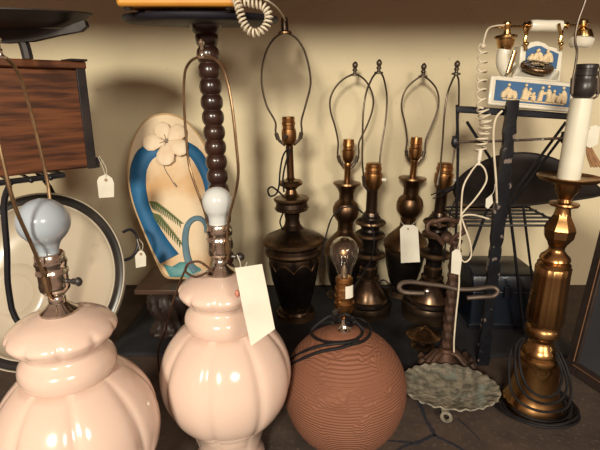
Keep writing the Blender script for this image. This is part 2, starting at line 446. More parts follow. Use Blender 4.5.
# ------------------------------------------------------------ lamp A: big dark bronze urn lamp
YA = 1.15
rA = lamp_root(296, 318, YA, 'tall dark bronze urn lamp with empty harp, left of the other bronze lamps', -1.9, 'bronze lamps along the back wall')
MB().lathe(px(YA, [(197, 5), (198, 17), (199.5, 18), (201.5, 17), (203, 15.5), (207, 16), (208.5, 17.2), (210.5, 16), (212, 11), (214, 8), (220, 7), (225, 8), (229, 11), (233, 19), (236.5, 27), (239, 31), (242, 31), (244, 28), (246, 26.5), (248.5, 28.5), (251, 29), (253.5, 27.5), (255, 25)]), 48).build('shoulder', 'bronze', rA, sharp=24)
MB().lathe(px(YA, [(147, 3.5), (148, 4), (150, 3.6), (178, 3.6), (180, 5), (181, 10), (183, 12), (185.5, 11.5), (187.5, 8), (190, 5), (194, 6), (197, 9), (198, 12)]), 24).build('stem', 'warm_bronze', rA, sharp=24)
MB().lathe(px(YA, [(253, 24), (257, 25), (265, 24.8), (278, 22.5), (293, 18.5), (303, 15.5), (306, 14.5)]), 64, lambda a, z: 1-.04*(1-abs(math.sin(4*a)))**3).build('urn', 'dark_bronze', rA, sharp=24)
MB().lathe(px(YA, [(304, 14), (306.5, 13.5), (308, 16.5), (310.5, 17.5), (311, 19), (316, 19.5)]), 40).build('foot', 'bronze', rA, sharp=24)
tr = MB(); rr = 24.9*dep(264, YA)/F
for i in range(8):
    pts = []
    for j in range(9):
        a = 2*PI*(i+j/8)/8; z = zat(266-7*math.sin(PI*j/8), YA); pts.append(Vector((rr*.985*math.cos(a), rr*.985*math.sin(a), z)))
    tr.tube(pts, .0016, 6, 2)
tr.build('arch_trim', 'bronze', rA)
socket(rA, YA, [(147, 3), (144, 6), (140, 7.3), (134, 7.5), (130, 7), (129.5, 6.2), (126, 6.2), (125.5, 6.8), (123, 6.8), (122.5, 6.2), (119, 6.5), (117.5, 6), (117.5, 4.5)], 'brass', (136, -1, -1.3))
harp(rA, YA, [(146, 4), (140, 11), (132, 13.2), (122, 13.2), (106, 21), (86, 25.0), (68, 24.2), (52, 19.5), (42, 13.5), (36, 7)], [(146, 4), (140, 11), (132, 13), (122, 13), (106, 18), (86, 23.5), (68, 22.5), (52, 18.5), (42, 13), (36, 6.5)], (33.5, 0), 0, .0024, fin=False)
k_ = dep(30, YA)/F
MB().lathe([(7*k_, zat(34.5, YA)), (7*k_, zat(33, YA)), (3.5*k_, zat(31, YA)), (3.5*k_, zat(20, YA)), (2.2*k_, zat(18, YA))], 16).build('finial', 'bronze', rA)
c = MB().tube([at(289, 147, 1.137), at(283, 156, 1.127), at(280, 172, 1.122), at(279, 186, 1.112), at(276, 194, 1.102), at(270, 196, 1.102), at(268, 190, 1.102), at(272, 187, 1.097), at(279, 192, 1.102), at(284, 197, 1.102)], .0022, 8)
c.tube([at(290, 150, 1.137), at(286, 162, 1.127), at(283, 178, 1.117), at(284, 192, 1.102)], .0022, 8)
c.tube([at(283, 213, 1.112), at(280, 222, 1.102), at(283, 230, 1.082)], .0020, 8)
wpart(c, 'cord', 'cord_dark', rA)

# ------------------------------------------------------------ lamps B and D: bulb-and-urn pair
def bulb_urn(root, Y, o, rim):
    MB().lathe(px(Y, [(158+o, 3), (161+o, 4), (163+o, 3.2), (177+o, 3.2), (178+o, 5)]), 20).build('stem', 'brass', root)
    MB().lathe(px(Y, [(177+o, 6), (178+o, 13.5), (179.5+o, 14), (181+o, 12.5), (184+o, 9.5), (189+o, 7.5), (195+o, 7.5), (196.5+o, 9), (199+o, 11.5), (203+o, 13), (207+o, 13.2), (211+o, 12.5), (215+o, 10), (217+o, 8.2), (222+o, 7.5), (226+o, 8)]), 40).build('turned_neck', 'warm_bronze', root, sharp=24)
    MB().lathe(px(Y, [(225+o, 7), (228+o, 9), (233+o, 14), (238+o, 19), (243+o, rim), (247+o, rim+.5), (249+o, rim-.5), (249.5+o, rim-3)]), 40).build('shoulder', 'warm_bronze', root, sharp=24)
    MB().lathe(px(Y, [(248+o, rim-1), (254+o, rim-2), (266+o, rim-4), (277+o, rim-7), (282+o, rim-9), (284+o, 10), (286+o, 13), (288+o, 15), (289+o, 16), (224+F*math.tan(math.atan(H/Y)-PITCH), 16.5)]), 40).build('urn', 'dark_bronze', root, sharp=24)
YB = 1.28
rB = lamp_root(345, 212, YB, 'bronze bulb-necked lamp half hidden behind the ringed lamp and the clear bulb', .6, 'bronze lamps along the back wall')
bulb_urn(rB, YB, 5, 21)
socket(rB, YB, [(164, 3), (161, 5), (157, 6), (151, 6.2), (150, 5.3), (147, 5.3), (146.5, 6), (143, 5.6), (140, 5.4), (140, 4)], 'brass')
harp(rB, YB, [(169, 3), (163, 8), (155, 10.5), (143, 10.5), (128, 14), (113, 19), (100, 20), (88, 15), (79, 6)], [(169, 3), (163, 8), (155, 10.5), (143, 10.5), (128, 17), (113, 22), (100, 23), (88, 19), (79, 12)], (75.5, 3.5), 0, .0024)
YD = 1.29
rD = lamp_root(406, 212, YD, 'bronze bulb-necked lamp with a long white tag tied round its neck', 2.0, 'bronze lamps along the back wall')
bulb_urn(rD, YD, 0, 21.5)
socket(rD, YD, [(162, 3), (158, 5.5), (153, 6.3), (149, 6.3), (148, 5.4), (145, 5.4), (144.5, 6), (141, 5.8), (138, 5.5), (138, 4)], 'brass')
harp(rD, YD, [(163, 3), (157, 8), (150, 9.5), (140, 9.5), (125, 13), (110, 18), (98, 18), (88, 14), (80, 6)], [(163, 3), (157, 8), (150, 9.5), (140, 9.5), (125, 14), (110, 18), (98, 18), (88, 14), (80, 6)], (77, 0), 0, .0024)
wpart(MB().tube([at(392, 296, 1.13), at(390, 288, 1.12), at(385, 287, 1.12), at(381, 286, 1.12), at(380, 282, 1.12), at(384, 280, 1.12), at(388, 283, 1.12)], .0016, 8), 'cord', 'cord_dark', rD)
price_tag([(400, 229, 1.12), (404, 225, 1.12), (414, 225, 1.12), (418, 228, 1.12), (420, 262, 1.10), (401, 263, 1.10)], 'long white tag tied to the neck of the bulb-necked bronze lamp', [[(408, 229, 1.119), (403, 224, 1.13), (400, 220, 1.15)], [(408, 229, 1.119), (413, 224, 1.13), (417, 220, 1.15)]], hole=(408, 229, 1.119))

# ------------------------------------------------------------ lamps C and E: ringed pair
def ringed(root, Y, o, g, w, vf):
    MB().lathe(px(Y, [(188+o, 4.5), (190+o, 6), (192+o, 5.5), (214+o, 5.7), (216+o, 8)]), 24).build('stem', 'bronze', root)
    MB().lathe(px(Y, [(213+o, 7*g), (216+o, 8*g), (217.5+o, 9.5*g), (219+o, 9.8*g), (220+o, 12*g), (221.5+o, 14.6*g), (223+o, 15.2*g), (224.5+o, 14.4*g), (225.5+o, 10.5*g), (229+o, 9*g), (231+o, 9.5*g), (232.5+o, 13*g), (234+o, 14.6*g), (236+o, 14.8*g), (237.5+o, 13.5*g), (238.5+o, 9.5*g), (243+o, 7.5*g), (248+o, 7.5*g), (250.5+o, 10*g), (252+o, 14.5*g), (254+o, 16*g), (256+o, 15.6*g), (257+o, 11*g), (261+o, 8*g), (268+o, 7.6*g)]), 40).build('ringed_column', 'dark_bronze', root, sharp=24)
    MB().lathe(px(Y, [(266+o, 7.5*g), (268+o, 9*g), (275+o, 9*g), (276.5+o, 11*g), (279+o, 11*g), (280+o, 9.5*g), (284+o, 12.5*w), (289+o, 16*w), (294+o, 18.5*w), (297+o, 19.5*w), (298+o, 19*w)]), 40).build('bell_foot', 'bronze', root, sharp=24)
    MB().lathe(px(Y, [(297+o, 19*w), (298.5+o, 21*w), (301+o, 21.5*w), (302+o, 23.5*w), (305+o, 24.5*w), (307+o, 24.5*w), (vf, 24*w)]), 44).build('base_plate', 'dark_bronze', root, sharp=24)
    socket(root, Y, [(192+o, 4), (189+o, 7), (183+o, 9), (176+o, 9.3), (174+o, 9), (173.5+o, 7.8), (171+o, 7.8), (170.5+o, 8.4), (168+o, 8.2), (167.5+o, 7.6), (164.5+o, 7.6), (163.5+o, 6), (163.5+o, 5)], 'brass', (180+o, 1, -.25), 'paper', kl=.021)
YC = 1.175
vC = 225+F*math.tan(math.atan(H/YC)-PITCH)
rC = lamp_root(367, 285, YC, 'dark ringed lamp with brass socket, right behind the clear bulb', .6, 'bronze lamps along the back wall')
ringed(rC, YC, 0, 1., 1., vC)
harp(rC, YC, [(190, 5), (184, 10), (172, 12), (160, 14), (140, 15), (115, 16), (95, 14), (82, 9), (76, 5)], [(190, 5), (184, 9), (172, 8), (160, 7.5), (145, 9), (125, 12), (100, 12.5), (85, 9), (76, 5)], (73.5, 0), .9, .0023)
c = MB().tube([at(322, 268, 1.03), at(323, 250, 1.03), at(330, 222, 1.03), at(338, 211, 1.03), at(347, 207, 1.03), at(358, 209, 1.04), at(368, 220, 1.05), at(374, 236, 1.055), at(372, 256, 1.055), at(364, 272, 1.05), at(354, 288, 1.04), at(349, 305, 1.03)], .0018, 8)
wpart(c, 'cord', 'cord_dark', rC)
YE = 1.15
vE = 225+F*math.tan(math.atan(H/YE)-PITCH)
rE = lamp_root(430, 285, YE, 'dark ringed lamp rising behind the rusty iron stand', 1.9, 'bronze lamps along the back wall')
ringed(rE, YE, 0, 1., 1.08, vE)
harp(rE, YE, [(190, 5), (184, 9), (172, 8), (160, 8), (140, 9), (115, 11), (95, 10), (82, 5), (77, 2)], [(190, 5), (184, 9), (172, 11), (160, 12.5), (140, 13), (115, 12), (95, 9), (82, 6), (77, 3)], (74.5, 0), .9, .0023)
pl = MB().tube([at(457, 186, 1.03), at(448, 190, 1.025), at(443, 192, 1.02)], [.004, .0062, .005], 10, 3)
pl.tube([at(443, 190, 1.02), at(431, 195, 1.015)], .0015, 6, 0); pl.tube([at(445, 194, 1.02), at(433, 198.5, 1.015)], .0015, 6, 0)
wpart(pl, 'plug', 'cord_dark', rE)
wpart(MB().tube([at(457, 186, 1.03), at(461, 183, 1.015), at(457, 196, .995), at(448, 222, .995), at(444, 262, 1.03)], .0018, 8), 'cord', 'cord_dark', rE)

# ------------------------------------------------------------ terracotta lamp
YT = .69
rT = lamp_root(346, 388, YT, 'round terracotta lamp with combed ridges and a clear glass bulb', -1.6, name='table_lamp')
R = .1030; zc = .1005
prof = [(.045, 0), (.052, .002)]
for i in range(25):
    a = -1.02+2.25*i/24; z = zc+(.104 if a > 0 else .115)*math.sin(a)
    prof.append((R*math.cos(a), z))
prof += [(.030, .2005), (.028, .2030), (.012, .2050), (.0002, .2055)]
MB().lathe(prof, 72).build('ball_base', 'terracotta', rT, sharp=60)
MB().lathe([(.0115, .2045), (.0115, .2085), (.008, .211), (.006, .218), (.0055, .226), (.008, .229)], 24).build('socket_cap', 'nickel', rT)
s = socket(rT, YT, [(322, 3.2), (318, 3.5), (315, 5), (312, 8), (308, 9.6), (303, 10), (302, 8.8), (299, 8.6), (298, 9.6), (296, 9.8), (295, 8.8), (291, 8.6), (290, 9.4), (288, 9.2), (287, 8.4), (283, 8.2), (282, 8.9), (279, 8.6), (277.5, 7.4)], 'brass', (306, -1, -1.0))
lb = MB(); a0, a1 = math.radians(-88), math.radians(-35); rr = 9.55*dep(290, YT)/F+.0003
ring0 = [Vector((rr*math.cos(a0+(a1-a0)*i/8), rr*math.sin(a0+(a1-a0)*i/8), zat(296, YT))) for i in range(9)]
ring1 = [Vector((p.x, p.y, zat(284, YT))) for p in ring0]
for i in range(8):
    lb.loft([[ring0[i], ring0[i+1], ring0[i+1]*1.0+Vector((ring0[i+1].x*.03, ring0[i+1].y*.03, 0)), ring0[i]+Vector((ring0[i].x*.03, ring0[i].y*.03, 0))],
             [ring1[i], ring1[i+1], ring1[i+1]+Vector((ring1[i+1].x*.03, ring1[i+1].y*.03, 0)), ring1[i]+Vector((ring1[i].x*.03, ring1[i].y*.03, 0))]])
lb.build('paper_sticker', 'paper', s)
gp = px(YT, [(278, 7.2), (274, 7.6), (268, 9.6), (261, 12.8), (254, 14.4), (248, 13.8), (242.5, 10.6), (239.5, 6.2), (238.5, .1)])
g = bulb(rT, gp, 'bulb_glass')
g2 = g.modifiers.new('shell', 'SOLIDIFY'); g2.thickness = .0006
st = MB().lathe([(.0055, gp[0][1]), (.0045, gp[0][1]+.012), (.002, gp[0][1]+.02)], 12)
zz = gp[0][1]
st.tube([(0, 0, zz+.018), (-.006, 0, zz+.034)], .0005, 5, 0); st.tube([(0, 0, zz+.018), (.006, 0, zz+.034)], .0005, 5, 0)
st.tube([(-.006, 0, zz+.034), (-.003, .002, zz+.037), (0, 0, zz+.035), (.003, -.002, zz+.037), (.006, 0, zz+.034)], .0004, 5)
st.build('filament', 'filament', rT)
c = MB()
def ringpts(cu, cv, ru, rv, n=14, a0=0, a1=2*PI, zf=None):
    out = []
    for i in range(n+1):
        a = a0+(a1-a0)*i/n; out.append((cu+ru*math.cos(a), cv+rv*math.sin(a)))
    return out
def on_ball(u, v, lift=.003):
    ctr = Vector((rT.location.x, YT, zc)); d = ray(u, v).normalized(); o = Vector((0, 0, H))
    S = Matrix.Diagonal((1/R, 1/R, 1/.104)).to_3x3()
    oo = S @ (o-ctr); dd = S @ d; A = dd.dot(dd); Bq = oo.dot(dd); Cq = oo.dot(oo)-1; D = Bq*Bq-A*Cq
    t = (-Bq-math.sqrt(D))/A if D > 0 else -Bq/A
    p = o+d*t; return p+(p-ctr).normalized()*lift
loop1 = ringpts(337, 334, 25, 10.5, 14, -.4, 2.6*PI)
c.tube([on_ball(*q, lift=.0035+.001*(i % 2)) for i, q in enumerate(loop1)], .0025, 8, 4)
loop2 = ringpts(350, 334, 19, 13, 12, -2.6, 1.5)
c.tube([on_ball(*q, lift=.0065) for q in loop2], .0025, 8, 4)
c.tube([on_ball(*q, lift=.004) for q in ((352, 346), (338, 350), (322, 353), (306, 359), (292, 366))], .0027, 8, 5)
c.tube([on_ball(*q, lift=.0045) for q in ((358, 343), (342, 345), (325, 347), (308, 352), (292, 361))], .0027, 8, 5)
c.tube([at(338, 318, .68), at(346, 314, .675), at(356, 322, .672), at(364, 330, .668)], .0025, 8, 4)
c.tube([at(336, 320, .68), at(330, 316, .675), at(318, 324, .672), at(312, 330, .672)], .0025, 8, 4)
for i in range(2):
    c.tube([at(350+4*math.cos(a+i), 320+i*2.5+3*math.sin(a+i), .672+.006*math.sin(a*2+i)) for a in [j*PI/3 for j in range(6)]], .0025, 8, 4, closed=True)
wpart(c, 'cord', 'cord_dark', rT)

# ------------------------------------------------------------ brass candlestick lamp on the right
YR = .777
rR = lamp_root(531, 400, YR, 'tall polished brass candlestick lamp with cream candle sleeve and black socket', .6, name='candlestick_lamp')
vR = 225+F*math.tan(math.atan(H/YR)-PITCH)
MB().lathe(px(YR, [(324, 12), (326, 15), (329, 16.5), (333, 16.5), (336, 14), (338, 11.5), (341, 10.5), (343, 12.5), (345, 13), (347, 15), (351, 17), (353, 17), (355, 19.5), (358, 20.5), (360, 20), (363, 20.5), (372, 21.2), (385, 22.6), (393, 24.5), (397, 27), (401, 28), (vR, 28)]), 48).build('bell_foot', 'old_brass', rR, sharp=30)
MB().lathe(px(YR, [(266, 15), (268, 17), (275, 16.6), (300, 17.3), (318, 18), (323, 17), (325, 13)]), 96, lambda a, z: 1-.03*abs(math.sin(8*a))).build('fluted_column', 'old_brass', rR, sharp=50)
MB().lathe(px(YR, [(267, 15.5), (264, 15.5), (262, 13), (260, 14.5), (257, 13.5), (254, 10), (251, 7.5), (248, 7.5), (245, 9)]), 40).build('collar', 'old_brass', rR)
MB().lathe(px(YR, [(246, 8), (242, 11), (238, 14), (230, 15), (226, 13.5), (221, 10.5), (217, 8.5), (214, 7.5)]), 8).build('faceted_knop', 'old_brass', rR, sharp=10)
MB().lathe(px(YR, [(216, 8), (212, 7), (208, 7), (207, 13), (205.5, 14), (204, 13.5), (203, 7), (200, 6), (197, 7.5), (192, 11), (186, 12.5), (183, 13)]), 48, lambda a, z: 1-.05*abs(math.sin(6*a))*(z > zat(203, YR))).build('cup', 'old_brass', rR)
MB().lathe(px(YR, [(184, 12), (183, 20), (181.5, 27), (179, 29), (178, 29.5), (177, 29), (178.5, 26), (180, 18), (180.5, .1)]), 48).build('drip_pan', 'old_brass', rR)
MB().lathe(px(YR, [(180, 10.4), (176, 10.6), (140, 10.6), (103, 10.2), (100, 9.8), (99.5, 7)]), 36).build('candle_sleeve', 'candle_sleeve', rR)
sk = MB().lathe(px(YR, [(101, 6), (99, 8), (95, 11), (90, 11.6), (83, 11), (81, 9.6), (77.5, 9.6), (77, 10.2), (73, 10.2), (72.5, 9.6), (70.5, 9.6), (70, 10.2), (67, 10.2), (65.5, 9.4), (65.5, 7.5)]), 32).build('socket', 'black_plastic', rR)
def RP(u, v, Y=YR): return at(u, v, Y)
h = MB().tube([RP(584, 101), RP(577, 99), RP(572, 94), RP(572, 84), RP(575, 68), RP(577, 52), RP(575, 40), RP(578, 22), RP(584, 5), RP(592, -18), RP(604, -28), RP(614, -10), RP(618, 12), RP(612, 40), RP(603, 60), RP(599, 76), RP(598, 94), RP(592, 99), RP(584, 101)], .0019, 8, 5)
h.tube([RP(572, 94), RP(573, 78)], .0036, 8, 0); h.tube([RP(598, 94), RP(598, 78)], .0036, 8, 0)
wpart(h, 'harp', 'wire', rR)
c = MB(); bx, by = rR.location.x, YR
for i in range(5):
    r_ = .055+.0052*i; ph = i*1.3
    pts = [Vector((bx+.008+(r_+.004*math.sin(3*a+ph))*math.cos(a), by-.004+(r_*.92+.002*math.cos(2*a+ph))*math.sin(a), .004+.0035*(i % 2)+.002*math.sin(2*a+ph)+.002)) for a in [2*PI*j/16 for j in range(16)]]
    c.tube(pts, .0026, 8, 4, closed=True)
def hang(pts): c.tube([at(*q) for q in pts], .0024, 8, 5)
hang([(522, 338, .75), (516, 346, .735), (515, 362, .71), (518, 382, .695), (528, 397, .69), (545, 404, .69), (560, 400, .70), (567, 388, .715), (564, 370, .735), (556, 352, .75)])
hang([(524, 338, .75), (519, 350, .73), (521, 372, .705), (530, 390, .695), (545, 397, .692), (558, 391, .705), (562, 374, .73), (556, 356, .75)])
hang([(520, 340, .75), (511, 352, .74), (509, 372, .72), (512, 392, .70), (524, 405, .68), (545, 412, .675), (566, 408, .69), (571, 392, .71), (568, 372, .735), (560, 352, .75)])
wpart(c, 'cord', 'cord_dark', rR)

# ------------------------------------------------------------ wooden box scale and its stand
zt, zbm = .640, .430
A = Vector((-.412, .95, 0)); B_ = Vector((-.600, .764, 0)); dirx = (A-B_).normalized(); nin = Vector((-dirx.y, dirx.x, 0))
W = (A-B_).length; yaw = math.atan2(dirx.y, dirx.x); mid = (A+B_)/2+nin*.10
sc = thing('kitchen_scale', 'dark wooden box scale with a shallow black pan on top, upper left', 'scale', (mid.x, mid.y, zbm), (0, 0, yaw))
b = MB().box((0, 0, .098), (W-.012, .19, .190)); b.build('wooden_case', 'scale_wood', sc, bevel=.004)
b = MB().box((0, 0, .1995), (W+.004, .206, .014)); b.build('case_top', 'scale_wood', sc, bevel=.003)
b = MB(); b.box((W/2-.010, -.0975, .100), (.014, .006, .196)); b.box((W/2-.002, -.05, .100), (.004, .10, .196)); b.box((W/2-.012, -.08, .2085), (.03, .055, .004)); b.box((W/2+.004, -.095, .012), (.006, .006, .02))
b.tube([(W/2-.004, -.1, .024), (W/2+.004, -.108, .022), (W/2+.004, -.106, .012)], .0016, 6)
b.build('corner_strap', 'dark_steel', sc, bevel=.001)
pc = at(8, 14, .87); zp = pc.z
Mp = Matrix.Translation(pc) @ Matrix.Rotation(math.radians(5.5), 4, 'X')
b = MB().lathe([(.0002, -.024), (.06, -.024), (.095, -.021), (.118, -.012), (.130, -.001), (.134, .001), (.134, .003), (.128, .002), (.11, -.010), (.06, -.0205), (.0002, -.021)], 48, M=Mp)
wpart(b, 'pan', 'dark_steel', sc)
b = MB().prism([at(-60, 27, .84), at(60, 29, .84), at(84, 20, .84), at(86, 26, .84), at(80, 31, .84), at(58, 35, .84), at(32, 41, .84), at(5, 43, .84), at(-60, 40, .84)], (0, .014, 0))
b.tube([at(23, 41, .85), at(26, 50, .85), at(28, 59, .85)], .009, 8, 2)
wpart(b, 'pan_bracket', 'dark_steel', sc)

stn = thing('plant_stand', 'thin black metal stand under the wooden box scale', 'stand', (-.56, .9, 0))
b = MB()
rail = [Vector((-.463, .91, .424)), Vector((-.62, .74, .424)), Vector((-.76, .92, .424)), Vector((-.63, 1.08, .424))]
b.tube(rail, .0055, 8, 0, closed=True)
for t in (.1, .25, .4, .55, .7, .85):
    p = rail[0].lerp(rail[1], t); q = rail[3].lerp(rail[2], t); b.tube([p, q], .003, 6, 0)
    b.sphere(p+Vector((0, 0, -.002)), .0055)
wpart(b, 'top_rail', 'black_paint', stn)
for pts in ([Vector((-.503, .80, .424)), at(4, 205, .80), at(7, 250, .80), at(9, 292, .80), at(22, 328, .80), Vector((-.43, .80, .008))],
            [rail[2], Vector((-.79, .93, .2)), Vector((-.80, .93, .006))], [rail[3], Vector((-.64, 1.21, .30)), Vector((-.64, 1.26, .006))]):
    wpart(MB().tube(pts, .0055, 8, 4), 'leg', 'black_paint', stn)

price_tag([(97, 181, .93), (99, 177, .93), (106, 174, .93), (112, 178, .93), (114, 183, .93), (114, 197, .925), (99, 198, .925)], 'white tag hanging from the corner of the wooden box scale', [[(106, 179, .929), (103, 168, .93), (98, 157, .935)], [(106, 179, .929), (106, 168, .93), (99, 156, .935)]], hole=(106, 180, .929))

# ------------------------------------------------------------ enamel basin leaning behind the near pink lamp
lean = math.radians(28)
bc = at(35, 281, .97)+Vector((0, 0, .004)); ax = Vector((0, -math.cos(lean), math.sin(lean)))      # faces the camera, tipped up
Mb = Matrix.Translation(bc) @ ax.to_track_quat('Z', 'Y').to_matrix().to_4x4()
bas = thing('enamel_basin', 'round cream enamel basin with black rim leaning behind the nearest pink lamp', 'basin', (bc.x, .88, 0))
RB = .2
wpart(MB().lathe([(.0002, -.055), (.10, -.055), (.150, -.050), (.165, -.035), (.172, -.012), (.174, -.004), (.174, -.0065), (.168, -.040), (.150, -.0535), (.10, -.058), (.0002, -.058)], 72, M=Mb), 'bowl', 'enamel', bas)
wpart(MB().lathe([(.1725, -.005), (.1745, -.001), (.1765, -.001), (.178, -.005), (.1755, -.008)], 72, M=Mb, cap=False), 'inner_lip', 'enamel', bas)
wpart(MB().lathe([(.1755, -.004), (.182, -.0005), (.190, .001), (.1965, -.001), (.1965, -.012), (.1755, -.012)], 72, M=Mb, cap=False), 'rim_band', 'enamel_black', bas)
wpart(MB().lathe([(.196, -.012), (.196, .001), (.1972, .0025), (.199, .002), (.200, -.001), (.199, -.012)], 72, M=Mb, cap=False), 'rim_edge', 'enamel', bas)
wpart(MB().lathe([(.045, -.0545), (.048, -.0525), (.070, -.0525), (.073, -.0545)], 48, M=Mb @ Matrix.Translation((-.075, -.03, 0)), cap=False), 'embossed_ring', 'enamel', bas)
b = MB().tube([plane_at(123, 232, bc, ax), plane_at(131, 230, bc, ax)+ax*.005, plane_at(138, 236, bc, ax)+ax*.01, plane_at(139, 248, bc, ax)+ax*.01, plane_at(133, 257, bc, ax)+ax*.005, plane_at(125, 260, bc, ax)], .0035, 8, 5)
wpart(b, 'handle', 'black_paint', bas)
price_tag([(135, 256, .96), (138, 252, .96), (141, 250, .96), (144, 252, .96), (146, 256, .96), (146, 266, .955), (136, 268, .955)], 'small white tag hanging from the handle of the enamel basin', [[(141, 254, .959), (139, 246, .97), (137, 239, .975)], [(141, 254, .959), (143, 245, .97), (139, 239, .975)]], hole=(141, 254, .959))

# ------------------------------------------------------------ carved pedestal with a board top
cpz = .135
pd = at(170, 300, 1.07)
pdt = thing('carved_pedestal', 'low dark carved wooden pedestal with a brown board top, below the flip-flop', 'pedestal', (pd.x, 1.07, 0))
x0 = at(133, 283, 1.0).x; x1 = -.238
wpart(MB().box(((x0+x1)/2, 1.075, cpz), (x1-x0, .15, .012)), 'top_board', 'board', pdt, bevel=.002)
MB().lathe([(.055, .003), (.057, .012), (.045, .022), (.040, .04), (.052, .06), (.058, .08), (.052, .105), (.035, .12), (.045, .129)], 64, lambda a, z: 1-.14*abs(math.sin(6*a+45*z)), sm=3).build('fluted_post', 'carved', pdt)

# ------------------------------------------------------------ big flip-flop ornament
p0 = Vector((0, 1.05, cpz+.008)); p1 = Vector((0, 1.235, .520)); upv = (p1-p0).normalized(); nf = Vector((1, 0, 0)).cross(upv); nf = -nf if nf.y > 0 else nf
def Q(u, v, lift=0): return plane_at(u, v, p0, nf)+nf*lift
sole = [(165, 114), (176, 116), (187, 122), (199, 136), (208, 152), (215, 172), (219, 195), (219, 220), (215, 245), (209, 268), (203, 277.5), (190, 278), (175, 278), (166, 276.5), (160, 268), (151, 248), (141, 224), (133, 202), (129, 182), (128.5, 162), (132, 144), (140, 127), (151, 117)]
ff = thing('flip_flop', 'giant painted flip-flop ornament with blue straps and a white flower, standing upright', 'ornament', (Q(185, 281).x, 1.05, cpz+.006))
so = catmull([Q(*p) for p in sole], 4, True)
wpart(MB().prism(so, -nf*.016), 'sole', 'sole', ff, sharp=30)
cs = sum(so, Vector())/len(so)
e = MB()
e.tube([p-nf*.001 for p in so], .003, 8, 0, closed=True)
wpart(e, 'sole_edge', 'sole_edge', ff)
def strap(outer, inner, lift=.012):
    n = 14; a = catmull([Q(*p) for p in outer], 5); c2 = catmull([Q(*p) for p in inner], 5)
    def res(P, n):
        return [P[min(int(i/n*(len(P)-1)), len(P)-1)] for i in range(n+1)]
    a, c2 = res(a, n), res(c2, n); rings = []
    for i in range(n+1):
        m = (a[i]+c2[i])/2; h_ = lift*(.55+.45*math.sin(PI*i/n)); ring = [a[i], a[i].lerp(c2[i], .12)+nf*h_*.6, a[i].lerp(c2[i], .35)+nf*h_, a[i].lerp(c2[i], .65)+nf*h_, a[i].lerp(c2[i], .88)+nf*h_*.6, c2[i]]
        rings.append([q+nf*.0004 for q in ring])
    return MB().loft(rings)
wpart(strap([(150, 141), (138, 150), (131, 164), (129.5, 182), (133.5, 203), (142, 226), (152, 248), (160, 264)], [(161, 153), (152, 160), (147, 170), (146, 184), (149, 203), (157, 222), (168, 240), (179, 254)]), 'strap', 'strap_blue', ff)
wpart(strap([(184, 140), (197, 147), (206, 158), (212, 173), (217, 195), (217, 225)], [(180, 152), (190, 157), (197, 168), (203, 182), (206, 200), (206, 228)]), 'strap', 'strap_blue', ff)
pc_ = (168, 143)
pe = MB()
for ang, ln, wd in ((-112, 20, 8), (-38, 22, 8.2), (26, 23, 8.2), (94, 24, 8.8), (176, 24, 8.4)):
    a = math.radians(ang); dx, dy = math.cos(a), math.sin(a); o = []
    for t, w in ((.08, .25), (.3, .65), (.55, 1.), (.8, .95), (.97, .5), (1.0, .12)): o.append((t, w))
    pts = [(pc_[0]+dx*ln*t-dy*wd*w, pc_[1]+dy*ln*t+dx*wd*w) for t, w in o]+[(pc_[0]+dx*ln*t+dy*wd*w, pc_[1]+dy*ln*t-dx*wd*w) for t, w in o[::-1]]
    pe.pillow([Q(*p, lift=.0125+.0008*(ang % 7)) for p in pts], nf, .005, .002)
fw = wpart(pe, 'flower', 'petal', ff)
ey = MB().sphere(Q(*pc_, lift=.016), .005, (1, .6, 1))
for i in range(7):
    a = i*2*PI/7; ey.tube([Q(*pc_, lift=.017), Q(pc_[0]+7*math.cos(a), pc_[1]+6*math.sin(a), .018)], .0009, 5, 0)
wpart(ey, 'flower_center', 'flower_eye', ff, sub=fw)
wpart(MB().tube([Q(163, 163, .002), Q(166, 171, .001), Q(171, 179, .001), Q(174, 184, .001)], .0010, 6).tube([Q(174, 183, .001), Q(177, 187, .001)], .0022, 6, 0), 'toe_thong', 'flower_eye', ff)
pm = MB()
for (a0, a1, bend) in (((148, 201), (182, 224), -5), ((152, 212), (182, 245), -7)):
    n = 15; mid_ = ((a0[0]+a1[0])/2-bend*-.6, (a0[1]+a1[1])/2+bend)
    def bz(t): return tuple((1-t)**2*a0[i]+2*t*(1-t)*mid_[i]+t*t*a1[i] for i in (0, 1))
    pm.tube([Q(*bz(t/8), lift=.001) for t in range(9)], .0010, 5, 0)
    for i in range(1, n):
        t = i/n; c0 = bz(t); c1 = bz(min(t+.05, 1)); dx, dy = c1[0]-c0[0], c1[1]-c0[1]; l = math.hypot(dx, dy) or 1; dx /= l; dy /= l
        for s_ in (-1, 1):
            ln = 9*(1-.5*t); ex = c0[0]+(dx*.8-dy*s_*.55)*ln; ey_ = c0[1]+(dy*.8+dx*s_*.55)*ln+1.5
            pm.tube([Q(*c0, lift=.001), Q((c0[0]+ex)/2, (c0[1]+ey_)/2, .0014), Q(ex, ey_, .0008)], [.0013, .0016, .0004], 5, 2)
wpart(pm, 'painted_palm', 'palm', ff)
bd = MB().tube([Q(196, 272, .001), Q(189, 262, .001), Q(186, 249, .001), Q(185.5, 236, .001), Q(188, 225, .001), Q(194, 219, .001), Q(201, 219, .001), Q(206, 225, .001), Q(206, 233, .001)], [.009, .009, .0085, .008, .0075, .007, .0065, .006, .004], 8, 4, flat=1)
wpart(bd, 'painted_bird', 'bird_blue', ff)
wpart(MB().pillow([Q(*p, lift=.001) for p in ((163, 264), (170, 268), (180, 262), (190, 262), (200, 268), (206, 276), (196, 279), (180, 277), (170, 277))], nf, .004, .001), 'painted_water', 'teal', ff)

